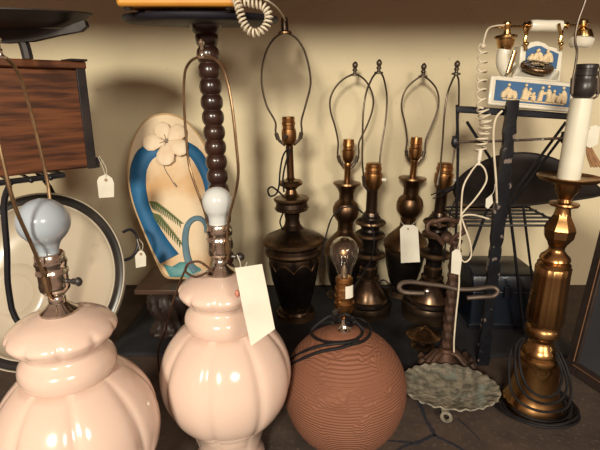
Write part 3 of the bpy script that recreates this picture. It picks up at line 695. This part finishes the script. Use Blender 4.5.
# ------------------------------------------------------------ beaded pedestal table
YP = 1.0
pp = at(209, 60, YP)
pt = thing('pedestal_table', 'dark pedestal table with a beaded column and round black top', 'table', (pp.x+.018, YP, .003), (0, math.radians(-1.7), 0))
prof = [(.026, zat(28, YP)), (.029, zat(31, YP)-.004)]
z = zat(32, YP); n = 21; bh = .0295; zz = z
pr = []
while zz > .11:
    for j in range(7):
        t = j/6; pr.append((.0178+.0052*math.sin(PI*t)**.6, zz-bh*t))
    zz -= bh+.0012
pr += [(.017, zz), (.02, zz-.012), (.045, .05), (.06, .035)]
MB().lathe(pr[::-1], 32).build('beaded_column', 'bead_wood', pt, sharp=30)
MB().lathe([(.022, zat(36, YP)), (.028, zat(32, YP)), (.031, zat(29, YP)), (.031, zat(20, YP)+.003)], 32).build('top_block', 'bead_wood', pt)
MB().lathe([(.075, .002), (.078, .014), (.072, .022), (.055, .03), (.05, .04), (.0002, .045)], 40).build('round_foot', 'bead_wood', pt)
RT = .150; ztp = .710
Mt = Matrix.Translation((-.006, -.0, ztp)) @ Matrix.Rotation(math.radians(1.7), 4, 'Y') @ Matrix.Rotation(math.radians(4.4), 4, 'X')
MB().lathe([(.0002, -.004), (RT-.012, -.004), (RT-.003, -.001), (RT, .003), (RT, .0075), (RT-.003, .010), (.0002, .0105)], 64, M=Mt).build('round_top', 'table_black', pt)
# case on the table, tilted with its top
from mathutils import Euler
yc = .925
cse = thing('case', 'mustard yellow case on the round black pedestal top', 'case', (-.205, .91, (.713+.0109-.0068)), (math.radians(4.4), 0, 0))
MB().box((0, -.012, .0545), (.200, .10, .10)).build('case_body', 'mustard', cse, bevel=.006)
for sx in (-1, 1):
    for sy in (-1, 1):
        MB().lathe([(.006, 0), (.007, .002), (.007, .0055)], 16, M=Matrix.Translation((sx*.085, -.012+sy*.035, 0))).build('foot', 'black_plastic', cse)
def helix(path, r, turns, tr, sm=10, per=14, r1=None):
    P = catmull(path, sm); Ls = [0]
    for i in range(1, len(P)): Ls.append(Ls[-1]+(P[i]-P[i-1]).length)
    n = int(turns*per); pts = []; nrm = None
    for k in range(n+1):
        s_ = Ls[-1]*k/n; i = 0
        while i < len(P)-2 and Ls[i+1] < s_: i += 1
        t = (s_-Ls[i])/max(Ls[i+1]-Ls[i], 1e-9); c0 = P[i].lerp(P[i+1], t); T = (P[i+1]-P[i]).normalized()
        if nrm is None: nrm = T.orthogonal().normalized()
        nrm = (nrm-T*nrm.dot(T)).normalized(); bn = T.cross(nrm); a = 2*PI*k/per
        rr = r if r1 is None else r+(r1-r)*k/n
        pts.append(c0+(nrm*math.cos(a)+bn*math.sin(a))*rr)
    return pts
b = MB()
YK = .84
b.tube(helix([at(236, -2, YK), at(239, 8, YK-.01), at(244, 24, YK-.012), at(253, 33, YK-.012), at(264, 29, YK-.01), at(269, 17, YK-.005), at(264, 7, YK), at(254, 4, YK), at(244, 2, YK)], .0058, 24, .0, 8, 12), .0018, 7, 0)
b.tube([at(244, 2, YK), at(256, -3, YK), at(266, 0, YK), at(276, 7, .88), at(281, 13, .95), at(285, 20, 1.14), at(287, 30, 1.2)], .0018, 7, 5)
tag(b.build('coiled_cord', 'cord_white'), 'white coiled cord looped over the edge of the round black table top', 'cord')

# ------------------------------------------------------------ rusty iron stand and verdigris tray
YI = .915
ir = thing('iron_stand', 'rusty ornate iron stand with a scrolled top and hooked bar, behind the verdigris tray', 'stand', (at(446, 350, YI).x, YI, 0))
kz = lambda v: zat(v, YI); kk = dep(300, YI)/F
prof = []
for i in range(61):
    v = 346-(346-240)*i/60; prof.append((5.2*dep(v, YI)/F*(1+.10*math.sin(i*1.3)), kz(v)))
MB().lathe(prof, 20, lambda a, z: 1+.10*math.sin(5*a+z*160)).build('post', 'iron', ir)
b = MB()
for s_ in (-1, 1):
    b.tube([at(446+s_*3, 244, YI), at(446+s_*10, 236, YI-.004), at(446+s_*18, 232, YI-.008), at(446+s_*18, 224, YI-.006), at(446+s_*10, 221, YI-.002), at(446+s_*6, 227, YI)], .005, 8, 5)
b.sphere(at(446, 238, YI), .011); b.tube([at(434, 222, YI-.004), at(446, 219, YI-.008), at(458, 222, YI-.004)], .005, 8, 4)
wpart(b, 'scroll_top', 'iron', ir)
b = MB().tube([at(467, 298, .895), at(480, 297, .895), at(493, 296, .895), at(498, 291, .895), at(492, 287, .90), at(475, 289, .90), at(458, 289, .902), at(444, 286, .902), at(428, 284, .90), at(412, 282, .895), at(402, 283, .89), at(399, 288, .885), at(404, 292, .885), at(416, 293, .885), at(426, 293, .885)], .0046, 8, 5)
hb = wpart(b, 'hooked_bar', 'iron_grey', ir)
wpart(MB().sphere(at(427, 292, .882), .0065, (1, .7, 1.1)), 'end_cap', 'nickel', ir, sub=hb)
b = MB()
b.lathe([(.026, 0), (.028, .012), (.018, .022), (.013, .032), (.016, .036), (.014, .042)], 24, M=Matrix.Translation((ir.location.x, YI, .001)))
for s_ in (-1, 1):
    for j, (a, w) in enumerate(((0, 1.), (.35, .9), (-.35, .9))):
        c0 = Vector((ir.location.x, YI, .03)); d = Vector((s_*math.cos(a), math.sin(a)*1.2-.15, 0))
        b.tube([c0, c0+d*.02+Vector((0, 0, .002)), c0+d*.036+Vector((0, 0, -.014)), c0+d*.048+Vector((0, 0, -.023)), c0+d*.056+Vector((0, 0, -.018)), c0+d*.050+Vector((0, 0, -.010))], .0062*w, 8, 4)
b.box((ir.location.x, YI-.012, .006), (.096, .045, .010))
wpart(b, 'ornate_foot', 'iron', ir)

cT = floor_at(449, 386, .016)
ty = thing('scalloped_tray', 'oval greenish verdigris tray with scalloped edge and a ring tab, on the floor', 'tray', (cT.x, cT.y, 0), (math.radians(4), 0, math.radians(-6)))
SX, SY = .094, .068
rings = []
for rr, z in ((.001, .0135), (.5, .0135), (.78, .0145), (.88, .0175), (1.0, .0195), (1.02, .0175), (.9, .0130), (.75, .0095), (.45, .0085), (.4, .0035), (.001, .0035)):
    ring = []
    for j in range(144):
        a = 2*PI*j/144; sc_ = 1+(.026*abs(math.sin(20*a)) if rr > .95 else 0)
        zz = z+(.002*math.sin(13*2*a) if .95 < rr else 0)
        ring.append(Vector((SX*rr*sc_*math.cos(a), SY*rr*sc_*math.sin(a), zz)))
    rings.append(ring)
MB().loft(rings).build('tray_plate', 'verdigris', ty, sharp=50)
b = MB(); b.lathe([(.0055, -.0012), (.010, -.002), (.0115, 0), (.010, .002), (.0055, .0012), (.0055, -.0012)], 24, M=Matrix.Translation((-.020, -SY-.014, .012)) @ Matrix.Rotation(math.radians(18), 4, 'X'), cap=False)
b.box((-.020, -SY-.001, .0145), (.014, .012, .004))
b.build('ring_tab', 'verdigris', ty)

dm = at(423, 341, .985)
dd = thing('brass_dish', 'small low brass dish with a domed centre behind the iron stand', 'dish', (dm.x, .985, .003))
MB().lathe([(.012, 0), (.026, .001), (.028, .005), (.012, .010), (.010, .024)], 32).build('dish_rim', 'bronze', dd)
MB().lathe([(.038, .030), (.040, .033), (.034, .036), (.026, .039), (.019, .046), (.010, .051), (.0002, .053)], 36).build('dome', 'warm_bronze', dd)
MB().lathe([(.010, .024), (.016, .027), (.039, .031)], 32).build('saucer', 'bronze', dd)

# ------------------------------------------------------------ telephone stand
sd_ = thing('metal_stand', 'black metal stand with chipped blue post and slatted shelf, holding the telephone', 'stand', (.44, 1.03, 0))
zpl = .536; roll = math.radians(-3.6)
def PL(x, y, z=0):      # tilted table top
    return Vector((x, y, zpl+.012+(x-.40)*math.tan(roll)+z))
xl, xr = at(455, 110, .94).x, at(578, 117, .94).x
wpart(MB().prism([PL(xl, .935, -.012), PL(xr, .935, -.012), PL(xr, 1.12, -.012), PL(xl+.085, 1.12, -.012), PL(xl+.03, 1.02, -.012)], (0, 0, .012)), 'top_plate', 'blue_steel', sd_, bevel=.002)
post = MB(); n = 40; rings = []
for i in range(n+1):
    v = 364-(364-100)*i/n; p = at(482+(512.5-482)*(i/n), v, .914); j = random.uniform(-1, 1)
    w = (5.2+.7*j+(1.2 if 18 < i < 30 else 0))*dep(v, .914)/F; w2 = w+random.uniform(0, 1.2)*.0016
    rings.append([p+Vector((-w, -.006, 0)), p+Vector((w2, -.006, 0)), p+Vector((w2, .006, 0)), p+Vector((-w, .006, 0))])
post.loft(rings)
wpart(post, 'post', 'chipped', sd_, smooth=False)
b = MB().tube([at(455, 142, .93), at(500, 141, .925), at(566, 138, .925)], .0026, 8, 3)
rod = wpart(b, 'cross_rod', 'rusty_rod', sd_)
for u, v in ((455, 142), (564, 138)):
    b = MB().sphere(at(u, v, .928), .0075, (1, .8, 1.5)); b.tube([at(u-1, v-6, .928), at(u+2, v+6, .928)], .004, 8, 0)
    wpart(b, 'wing_nut', 'chipped', sd_, sub=rod)
def rodp(name, pts, r=.0035, m='black_paint'):
    wpart(MB().tube([at(*q) for q in pts], r, 8, 0), name, m, sd_)
rodp('leg', [(457, 105, .94), (458, 150, .955), (457, 200, .98), (452, 335, 1.04)], .003)
rodp('brace', [(573, 122, .95), (537, 170, 1.0), (512, 204, 1.03)], .003)
rodp('brace', [(566, 122, .95), (529, 172, .99), (505, 204, 1.02)], .003)
rodp('brace', [(467, 122, .95), (490, 158, .98), (508, 190, 1.0)], .003)
rodp('leg', [(507, 190, 1.0), (514, 245, 1.03), (524, 334, 1.04)], .0035)
rodp('leg', [(523, 205, 1.03), (530, 262, 1.035), (541, 334, 1.04)], .003)
rodp('brace', [(489, 204, 1.0), (474, 246, 1.02), (464, 272, 1.03)], .0035)
for i in range(6):
    y = 1.0+.17*i/5; xa = at(455, 215, 1.08).x; xb = at(548, 215, 1.08).x
    wpart(MB().tube([Vector((xa, y, .296)), Vector((xb, y, .296))], .0028, 8, 0), 'shelf_slat', 'black_paint', sd_)
wpart(MB().tube([Vector((xa, 1.0, .293)), Vector((xa, 1.17, .293))], .003, 8, 0), 'shelf_frame', 'black_paint', sd_)
wpart(MB().tube([Vector((xb, 1.0, .293)), Vector((xb, 1.17, .293))], .003, 8, 0), 'shelf_frame', 'black_paint', sd_)

# dark oval tray leaning on the shelf
q0 = Vector((0, 1.03, .302)); q1 = Vector((0, 1.20, .425)); uq = (q1-q0).normalized(); nq = Vector((1, 0, 0)).cross(uq); nq = -nq if nq.y > 0 else nq
ov = [(452, 194), (457, 183), (470, 172), (490, 162), (512, 157), (535, 158), (558, 165), (580, 179), (600, 195), (597, 199), (575, 203), (548, 206), (520, 209), (485, 209), (460, 205)]
OP = catmull([plane_at(u, v, q0, nq) for u, v in ov], 4, True)
dt = thing('tray', 'large dark oval tray lying on the slatted shelf behind the candlestick lamp', 'tray', (sum(OP, Vector())/len(OP)))
oc = sum(OP, Vector())/len(OP)
b = MB(); b.loft([[oc.lerp(p, t)+nq*h_ for p in OP] for t, h_ in ((.001, .002), (.80, .002), (.92, .008), (1., .014), (1.0, .011), (.92, .004), (.80, -.002), (.001, -.002))])
wpart(b, 'tray_plate', 'dark_tray', dt)
wpart(MB().tube([p+nq*.013 for p in OP], .0026, 8, 0, closed=True), 'tray_rim', 'dark_tray', dt)

# dark blue chest below
xa, xb = at(473, 300, 1.07).x, at(534, 300, 1.07).x
ch = thing('metal_chest', 'dark blue metal chest on the floor under the telephone stand', 'chest', ((xa+xb)/2, 1.15, .005))
MB().box((0, 0, .050), (xb-xa, .150, .100)).build('chest_body', 'blue_chest', ch, bevel=.004)
b = MB(); sec = [(-.079, .100), (-.079, .118), (-.070, .140), (-.045, .150), (.045, .150), (.070, .140), (.079, .118), (.079, .100)]
w = (xb-xa)/2+.003
b.loft([[Vector((-w, y, z)) for y, z in sec], [Vector((w, y, z)) for y, z in sec]]); b.build('lid', 'blue_chest', ch, bevel=.003)
MB().box((.01, -.082, .100), (.022, .006, .030)).build('clasp', 'blue_steel', ch, bevel=.001)
b = MB().box((0, -.0775, .006), (xb-xa+.008, .006, .012)); b.build('bottom_trim', 'blue_steel', ch, bevel=.001)

# ------------------------------------------------------------ telephone
ph = thing('telephone', 'ornate cream and gilt rotary telephone with blue relief panels', 'telephone', PL(.445, 1.04))
Yf, Yt_ = .955, .972
c4 = [at(487, 105, Yf), at(572, 113, Yf), at(575.5, 83, Yt_), at(490.5, 75, Yt_)]
low = min(0, 0)
back = [p+Vector((.050 if k_i in (0, 3) else .0, .11, 0)) for k_i, p in enumerate(c4)]
base = wpart(MB().loft([c4, back]), 'base', 'porcelain', ph, bevel=.004)
nb = (c4[1]-c4[0]).cross(c4[3]-c4[0]).normalized(); nb = -nb if nb.y > 0 else nb
def BP(s, t, l=0): return c4[0].lerp(c4[1], s).lerp(c4[3].lerp(c4[2], s), t)+nb*l
wpart(MB().prism([BP(.07, .17, .0002), BP(.95, .17, .0002), BP(.95, .85, .0002), BP(.07, .85, .0002)], nb*.0015), 'front_panel', 'jasper', ph, sub=base, smooth=False)
fr = MB()
for a, c in ((BP(.055, .14), BP(.965, .14)), (BP(.965, .14), BP(.965, .88)), (BP(.965, .88), BP(.055, .88)), (BP(.055, .88), BP(.055, .14))): fr.tube([a, c], .0022, 8, 0)
wpart(fr, 'panel_frame', 'porcelain', ph, sub=base)
fg = MB()
fg.tube([BP(.16, .235, .003), BP(.88, .235, .003)], .0016, 6, 0)
def figure(pf, s, lean, ht=.46, seat=False, armd=1):
    e = .0027; w = .045; y0 = .25
    if seat:
        fg.tube([pf(s-.03, y0+.02, e), pf(s-.025, y0+.15, e), pf(s+.02, y0+.2, e), pf(s+.04, y0+.02, e)], [.004, .0065, .006, .004], 8, 3)
    else:
        fg.tube([pf(s-.012, y0, e), pf(s, y0+ht*.3, e), pf(s+lean*.4, y0+ht*.55, e)], [.0052, .0048, .0038], 8, 4)
    fg.tube([pf(s+(0 if not seat else -.02), y0+ht*.35, e), pf(s+lean*.6, y0+ht*.62, e), pf(s+lean, y0+ht*.82, e)], [.0048, .0052, .0022], 8, 4)
    fg.sphere(pf(s+lean*1.2, y0+ht*.97, e+.0005), .0030)
    fg.tube([pf(s+lean*.9, y0+ht*.75, e+.0005), pf(s+lean+.025*armd, y0+ht*.55, e+.001), pf(s+lean+.05*armd, y0+ht*.62, e)], [.0020, .0017, .0012], 6, 3)
for args in ((.20, .02, .48, True, 1), (.27, -.02, .30, True, -1), (.41, .012, .52, False, 1), (.44, .03, .40, False, 1), (.52, .0, .26, False, -1), (.60, .015, .48, False, 1), (.70, -.01, .54, False, -1), (.745, .01, .40, False, 1), (.84, .02, .40, True, -1), (.885, -.02, .54, False, -1)):
    figure(BP, *args)
wpart(fg, 'relief_figures', 'relief', ph, sub=base)
# body and arched back plate
Yb = 1.04
arch = [(518, 77), (560, 82), (563, 52), (557, 48), (549, 46), (545, 43), (538, 41), (531, 42), (527, 45), (521, 46)]
AP = [at(u, v, Yb) for u, v in arch]
bp_ = wpart(MB().prism(AP, (0, .035, 0)), 'back_plate', 'porcelain', ph, bevel=.002)
pan_ = [(525, 66), (556, 69), (558.5, 54), (552, 51), (546, 49), (541, 46), (536, 46), (531, 47.5), (526, 50)]
wpart(MB().prism([at(u, v, Yb-.0004) for u, v in pan_], (0, -.0014, 0)), 'blue_plaque', 'jasper', ph, sub=bp_, smooth=False)
fg = MB()
def AP2(s, t, l=0): return at(525+33*s, 68-22*t, Yb-.002-l)
for args in ((.30, .05, .55, True, 1), (.48, -.03, .58, False, 1), (.62, .04, .50, True, -1), (.78, -.04, .56, False, -1), (.18, .02, .35, True, 1)): 
    figure(AP2, args[0], args[1]*1.5, args[2], args[3], args[4]*2)
wpart(fg, 'relief_figures', 'relief', ph, sub=bp_)
w0 = [at(512, 76, .975), at(558, 81, .975), at(560, 70, 1.035), at(516, 66, 1.035)]
w1 = [Vector((p.x, p.y+.0, c4[3].z-.008)) for p in w0]
bk = [Vector((p.x, 1.07, p.z)) for p in (w0[3], w0[2])]
wpart(MB().loft([[w0[0], w0[1], w0[2], w0[3]], [p-Vector((0, 0, .022)) for p in (w0[0], w0[1], w0[2], w0[3])]]), 'dial_housing', 'porcelain', ph, bevel=.003)
dc = at(537, 67, 1.0); nd = Vector((.05, -math.cos(math.radians(68)), math.sin(math.radians(68)))).normalized()
Md = Matrix.Translation(dc) @ nd.to_track_quat('Z', 'Y').to_matrix().to_4x4()
di = wpart(MB().lathe([(.029, -.006), (.031, -.004), (.032, 0), (.0312, .003), (.030, .0045), (.017, .0045), (.016, .003), (.0002, .003)], 48, M=Md), 'dial', 'bronze', ph)
hl = MB()
for i in range(10):
    a = 2*PI*(i+.5)/12.5; hl.lathe([(.0002, .0046), (.0042, .0046), (.0045, .0054), (.0036, .0058), (.0002, .005)], 14, M=Md @ Matrix.Translation((.0245*math.cos(a), .0245*math.sin(a), 0)))
wpart(hl, 'finger_holes', 'nickel', ph, sub=di)
wpart(MB().lathe([(.0002, .006), (.013, .0052), (.0155, .003)], 28, M=Md), 'dial_center', 'nickel', ph, sub=di)
Yh = 1.035
for u in (526, 561):
    b = MB().tube([at(u, 50, Yh), at(u-1, 42, Yh), at(u, 36, Yh)], .0035, 8, 3); b.sphere(at(u, 44, Yh-.002), .006, (1, 1, .7))
    b.tube([at(u-2, 24, Yh-.016), at(u-1, 30, Yh-.010), at(u, 35, Yh), at(u+1, 31, Yh+.010), at(u+1, 25, Yh+.016)], .0030, 8, 4)
    wpart(b, 'cradle_prong', 'gilt', ph)
hs = wpart(MB().tube([at(491, 27, Yh), at(588, 25, Yh)], .0024, 8, 0), 'handset', 'gilt', ph)
def hlathe(u0, v0, u1, v1, prof, m, name, seg=28):
    a, c = at(u0, v0, Yh), at(u1, v1, Yh); d = (c-a); Mx = Matrix.Translation(a) @ d.to_track_quat('Z', 'Y').to_matrix().to_4x4()
    L_ = d.length; k = dep(27, Yh)/F
    wpart(MB().lathe([(r*k, t*L_) for t, r in prof], seg, M=Mx), name, m, ph, sub=hs)
hlathe(530, 25.5, 562, 26, [(0, 4), (.02, 5.2), (.15, 5.6), (.5, 5.3), (.85, 5.6), (.98, 5.2), (1, 4)], 'porcelain', 'grip')
hlathe(523, 25.5, 531, 25.5, [(0, 2), (.2, 3.5), (.4, 2.4), (.7, 4.2), (1, 4)], 'gilt', 'ferrule')
hlathe(561, 26, 569, 25.5, [(0, 4), (.3, 4.2), (.6, 2.4), (.8, 3.5), (1, 2)], 'gilt', 'ferrule')
hlathe(583, 19, 583, 40, [(0, 1), (.08, 4.2), (.25, 5), (.40, 3), (.48, 4), (.55, 7.5), (.8, 9), (1, 9.5)], 'gilt', 'ear_bell')
hlathe(582, 37, 579.5, 48, [(0, 10), (.15, 12), (.6, 11.2), (.9, 9.5), (1, 7.5)], 'porcelain', 'earpiece')
hlathe(507, 21, 507, 36, [(0, 1), (.1, 3.6), (.3, 4.2), (.5, 2.8), (.7, 3.4), (1, 4)], 'gilt', 'mouth_knob')
hlathe(506, 34, 505, 50, [(0, 4), (.1, 10.5), (.25, 11), (.35, 8.5), (.7, 8), (.85, 7), (1, 6)], 'gilt', 'mouth_bell')
hn = [at(505, 47, Yh), at(503, 55, Yh), at(504, 63, Yh-.003), at(507, 68, Yh-.008), at(510, 71, Yh-.012)]
kk2 = dep(60, Yh)/F
wpart(MB().tube(hn, [5.5*kk2, 6.4*kk2, 7.6*kk2, 8.4*kk2, 8.6*kk2], 20, 4), 'mouthpiece', 'porcelain', ph, sub=hs)
wpart(MB().tube([at(508, 73, Yh-.026), at(515, 51, Yh-.026)], .0050, 10, 0, flat=.6), 'mouthpiece_rim', 'gilt', ph, sub=hs)
# coiled cord
YQ = .985
b = MB(); b.tube([at(507, 25, Yh), at(495, 26, 1.02), at(488, 29, 1.0), at(484.5, 38, .99), at(483, 46, YQ)], .0017, 7, 5)
b.tube(helix([at(483, 46, YQ), at(482, 70, .96), at(481, 98, .925), at(482, 108, .918)], .0085, 6.5, 0, 8, 16), .0018, 7, 0)
b.tube(helix([at(482, 108, .915), at(486, 124, .905), at(482, 138, .905), at(480, 152, .905)], .0100, 8.5, 0, 8, 16), .0018, 7, 0)
b.sphere(at(483, 46, YQ), .0055)
wpart(b, 'coiled_cord', 'cord_white', ph)

# hanging white cord
YW = .895
w_ = thing('hanging_cord', 'looped white cord hanging below the telephone, beside the chipped blue post', 'cord', at(478, 165, YW))
wpart(MB().tube([at(480.5, 150, YW), at(479, 160, YW)], .0042, 10, 0).tube([at(479, 160, YW), at(478.5, 165, YW)], .003, 10, 0), 'plug', 'porcelain', w_)
b = MB().tube([at(478, 163, YW), at(471, 172, YW), at(463, 188, YW), at(461, 215, YW), at(460, 240, YW), at(459, 262, YW), at(459, 285, YW), at(456, 315, YW), at(454, 340, YW), at(454, 352, YW)], .0017, 7, 6)
b.tube([at(479, 163, YW), at(485, 170, YW), at(486, 182, YW), at(475, 199, YW), at(462, 214, YW+.004), at(463, 222, YW+.004), at(470, 242, YW), at(471, 256, YW), at(465, 262, YW), at(459, 257, YW)], .0017, 7, 6)
b.tube([at(459, 225, YW), at(463, 216, YW-.004), at(474, 215, YW), at(489, 219, YW+.004)], .0017, 7, 5)
b.tube([at(502, 111, .90), at(496, 118, .895), at(493.5, 132, YW), at(494, 153, YW), at(496, 180, YW), at(497, 203, YW)], .0021, 7, 5)
wpart(b, 'cable', 'cord_white', w_)
price_tag([(452, 252, .89), (456, 249, .89), (460, 250, .89), (462, 258, .89), (460, 275, .89), (451, 273, .89)], 'white tag on the hanging white cord beside the iron stand', [[(457, 252, .889), (459, 243, .89), (460, 237, .892)]])
price_tag([(486, 199, .89), (492, 194, .89), (493, 203, .89), (488, 209, .89), (485.5, 207, .89)], 'tiny pale tag beside the chipped blue post, above the shelf slats', [[(491, 196, .889), (494, 191, .89), (495, 184, .893)]])
price_tag([(585, 128, .80), (596, 125, .80), (600, 127, .80), (598, 144, .80), (590, 148, .80), (584, 145, .80)], 'white tag behind the cream candle sleeve, right edge', [[(590, 129, .799), (586, 118, .795), (586, 106, .79)]])
b = MB()
for i in range(9):
    a = random.uniform(-1, 1); b.tube([at(588+a, 144, .803), at(591+a*4, 155, .803+.002*a), at(597+a*6, 167, .803)], .0016, 6, 3)
tg = tag(b.build('tassel', 'tassel'), 'brown frayed tassel hanging behind the cream candle sleeve', 'tassel')

# ------------------------------------------------------------ dark framed panel at the right
f0 = floor_at(567, 369); f1 = floor_at(622, 406); dv = (f1-f0).normalized(); 
upf = (at(604, 225, .90)-at(567, 369, .885)).normalized()
fr_ = thing('framed_panel', 'dark framed glass panel standing on the floor at the right edge', 'frame', f0)
Hh = .40; Ww = .34; nfz = dv.cross(upf).normalized()
def FB(a0, a1, h0, h1, th=.018, l=0): 
    o = f0+nfz*(l-th/2)
    return MB().prism([o+dv*a0+upf*h0, o+dv*a1+upf*h0, o+dv*a1+upf*h1, o+dv*a0+upf*h1], nfz*th)
for nm, q in (('stile', (0, .026, .001, Hh)), ('stile', (Ww-.026, Ww, .001, Hh)), ('rail', (.026, Ww-.026, .001, .030)), ('rail', (.026, Ww-.026, Hh-.026, Hh))):
    wpart(FB(*q), nm, 'frame_dark', fr_, bevel=.002)
wpart(FB(.024, Ww-.024, .028, Hh-.024, .004), 'glass_pane', 'pane', fr_, smooth=False)
b = MB()
for l in (-.0095, .0095):
    o = f0+nfz*l; b.tube([o+dv*.018+upf*.03, o+dv*.018+upf*(Hh-.02)], .0010, 6, 0); b.tube([o+dv*.018+upf*.022, o+dv*(Ww-.02)+upf*.022], .0010, 6, 0)
wpart(b, 'inlay_line', 'frame_edge', fr_)

# ------------------------------------------------------------ camera and light
cam = bpy.data.cameras.new('camera'); co = bpy.data.objects.new('camera', cam); C.objects.link(co)
cam.sensor_width = 36; cam.lens = F/600*36; cam.clip_start = .02
co.location = (0, 0, H); co.rotation_euler = (PI/2-PITCH, 0, 0)
bpy.context.scene.camera = co
def area(name, loc, target, size, power, col):
    l = bpy.data.lights.new(name, 'AREA'); l.shape = 'DISK'; l.size = size; l.energy = power; l.color = col
    o = bpy.data.objects.new(name, l); C.objects.link(o); o.location = loc
    o.rotation_euler = (Vector(target)-Vector(loc)).to_track_quat('-Z', 'Y').to_euler(); return o
area('room_lamp_left', (-.85, -3.0, 1.78), (0, 1., .35), .65, 172, (1, .92, .75))
area('room_lamp_right', (1.35, -2.5, 1.72), (.1, .9, .3), .8, 62, (1, .92, .76))
w = bpy.data.worlds.new('world'); bpy.context.scene.world = w; w.use_nodes = True
w.node_tree.nodes['Background'].inputs[0].default_value = (1., .60, .42, 1); w.node_tree.nodes['Background'].inputs[1].default_value = .38
vs = bpy.context.scene.view_settings
vs.view_transform = 'Standard'; vs.look = 'None'; vs.exposure = 0; vs.gamma = 1; vs.use_curve_mapping = False
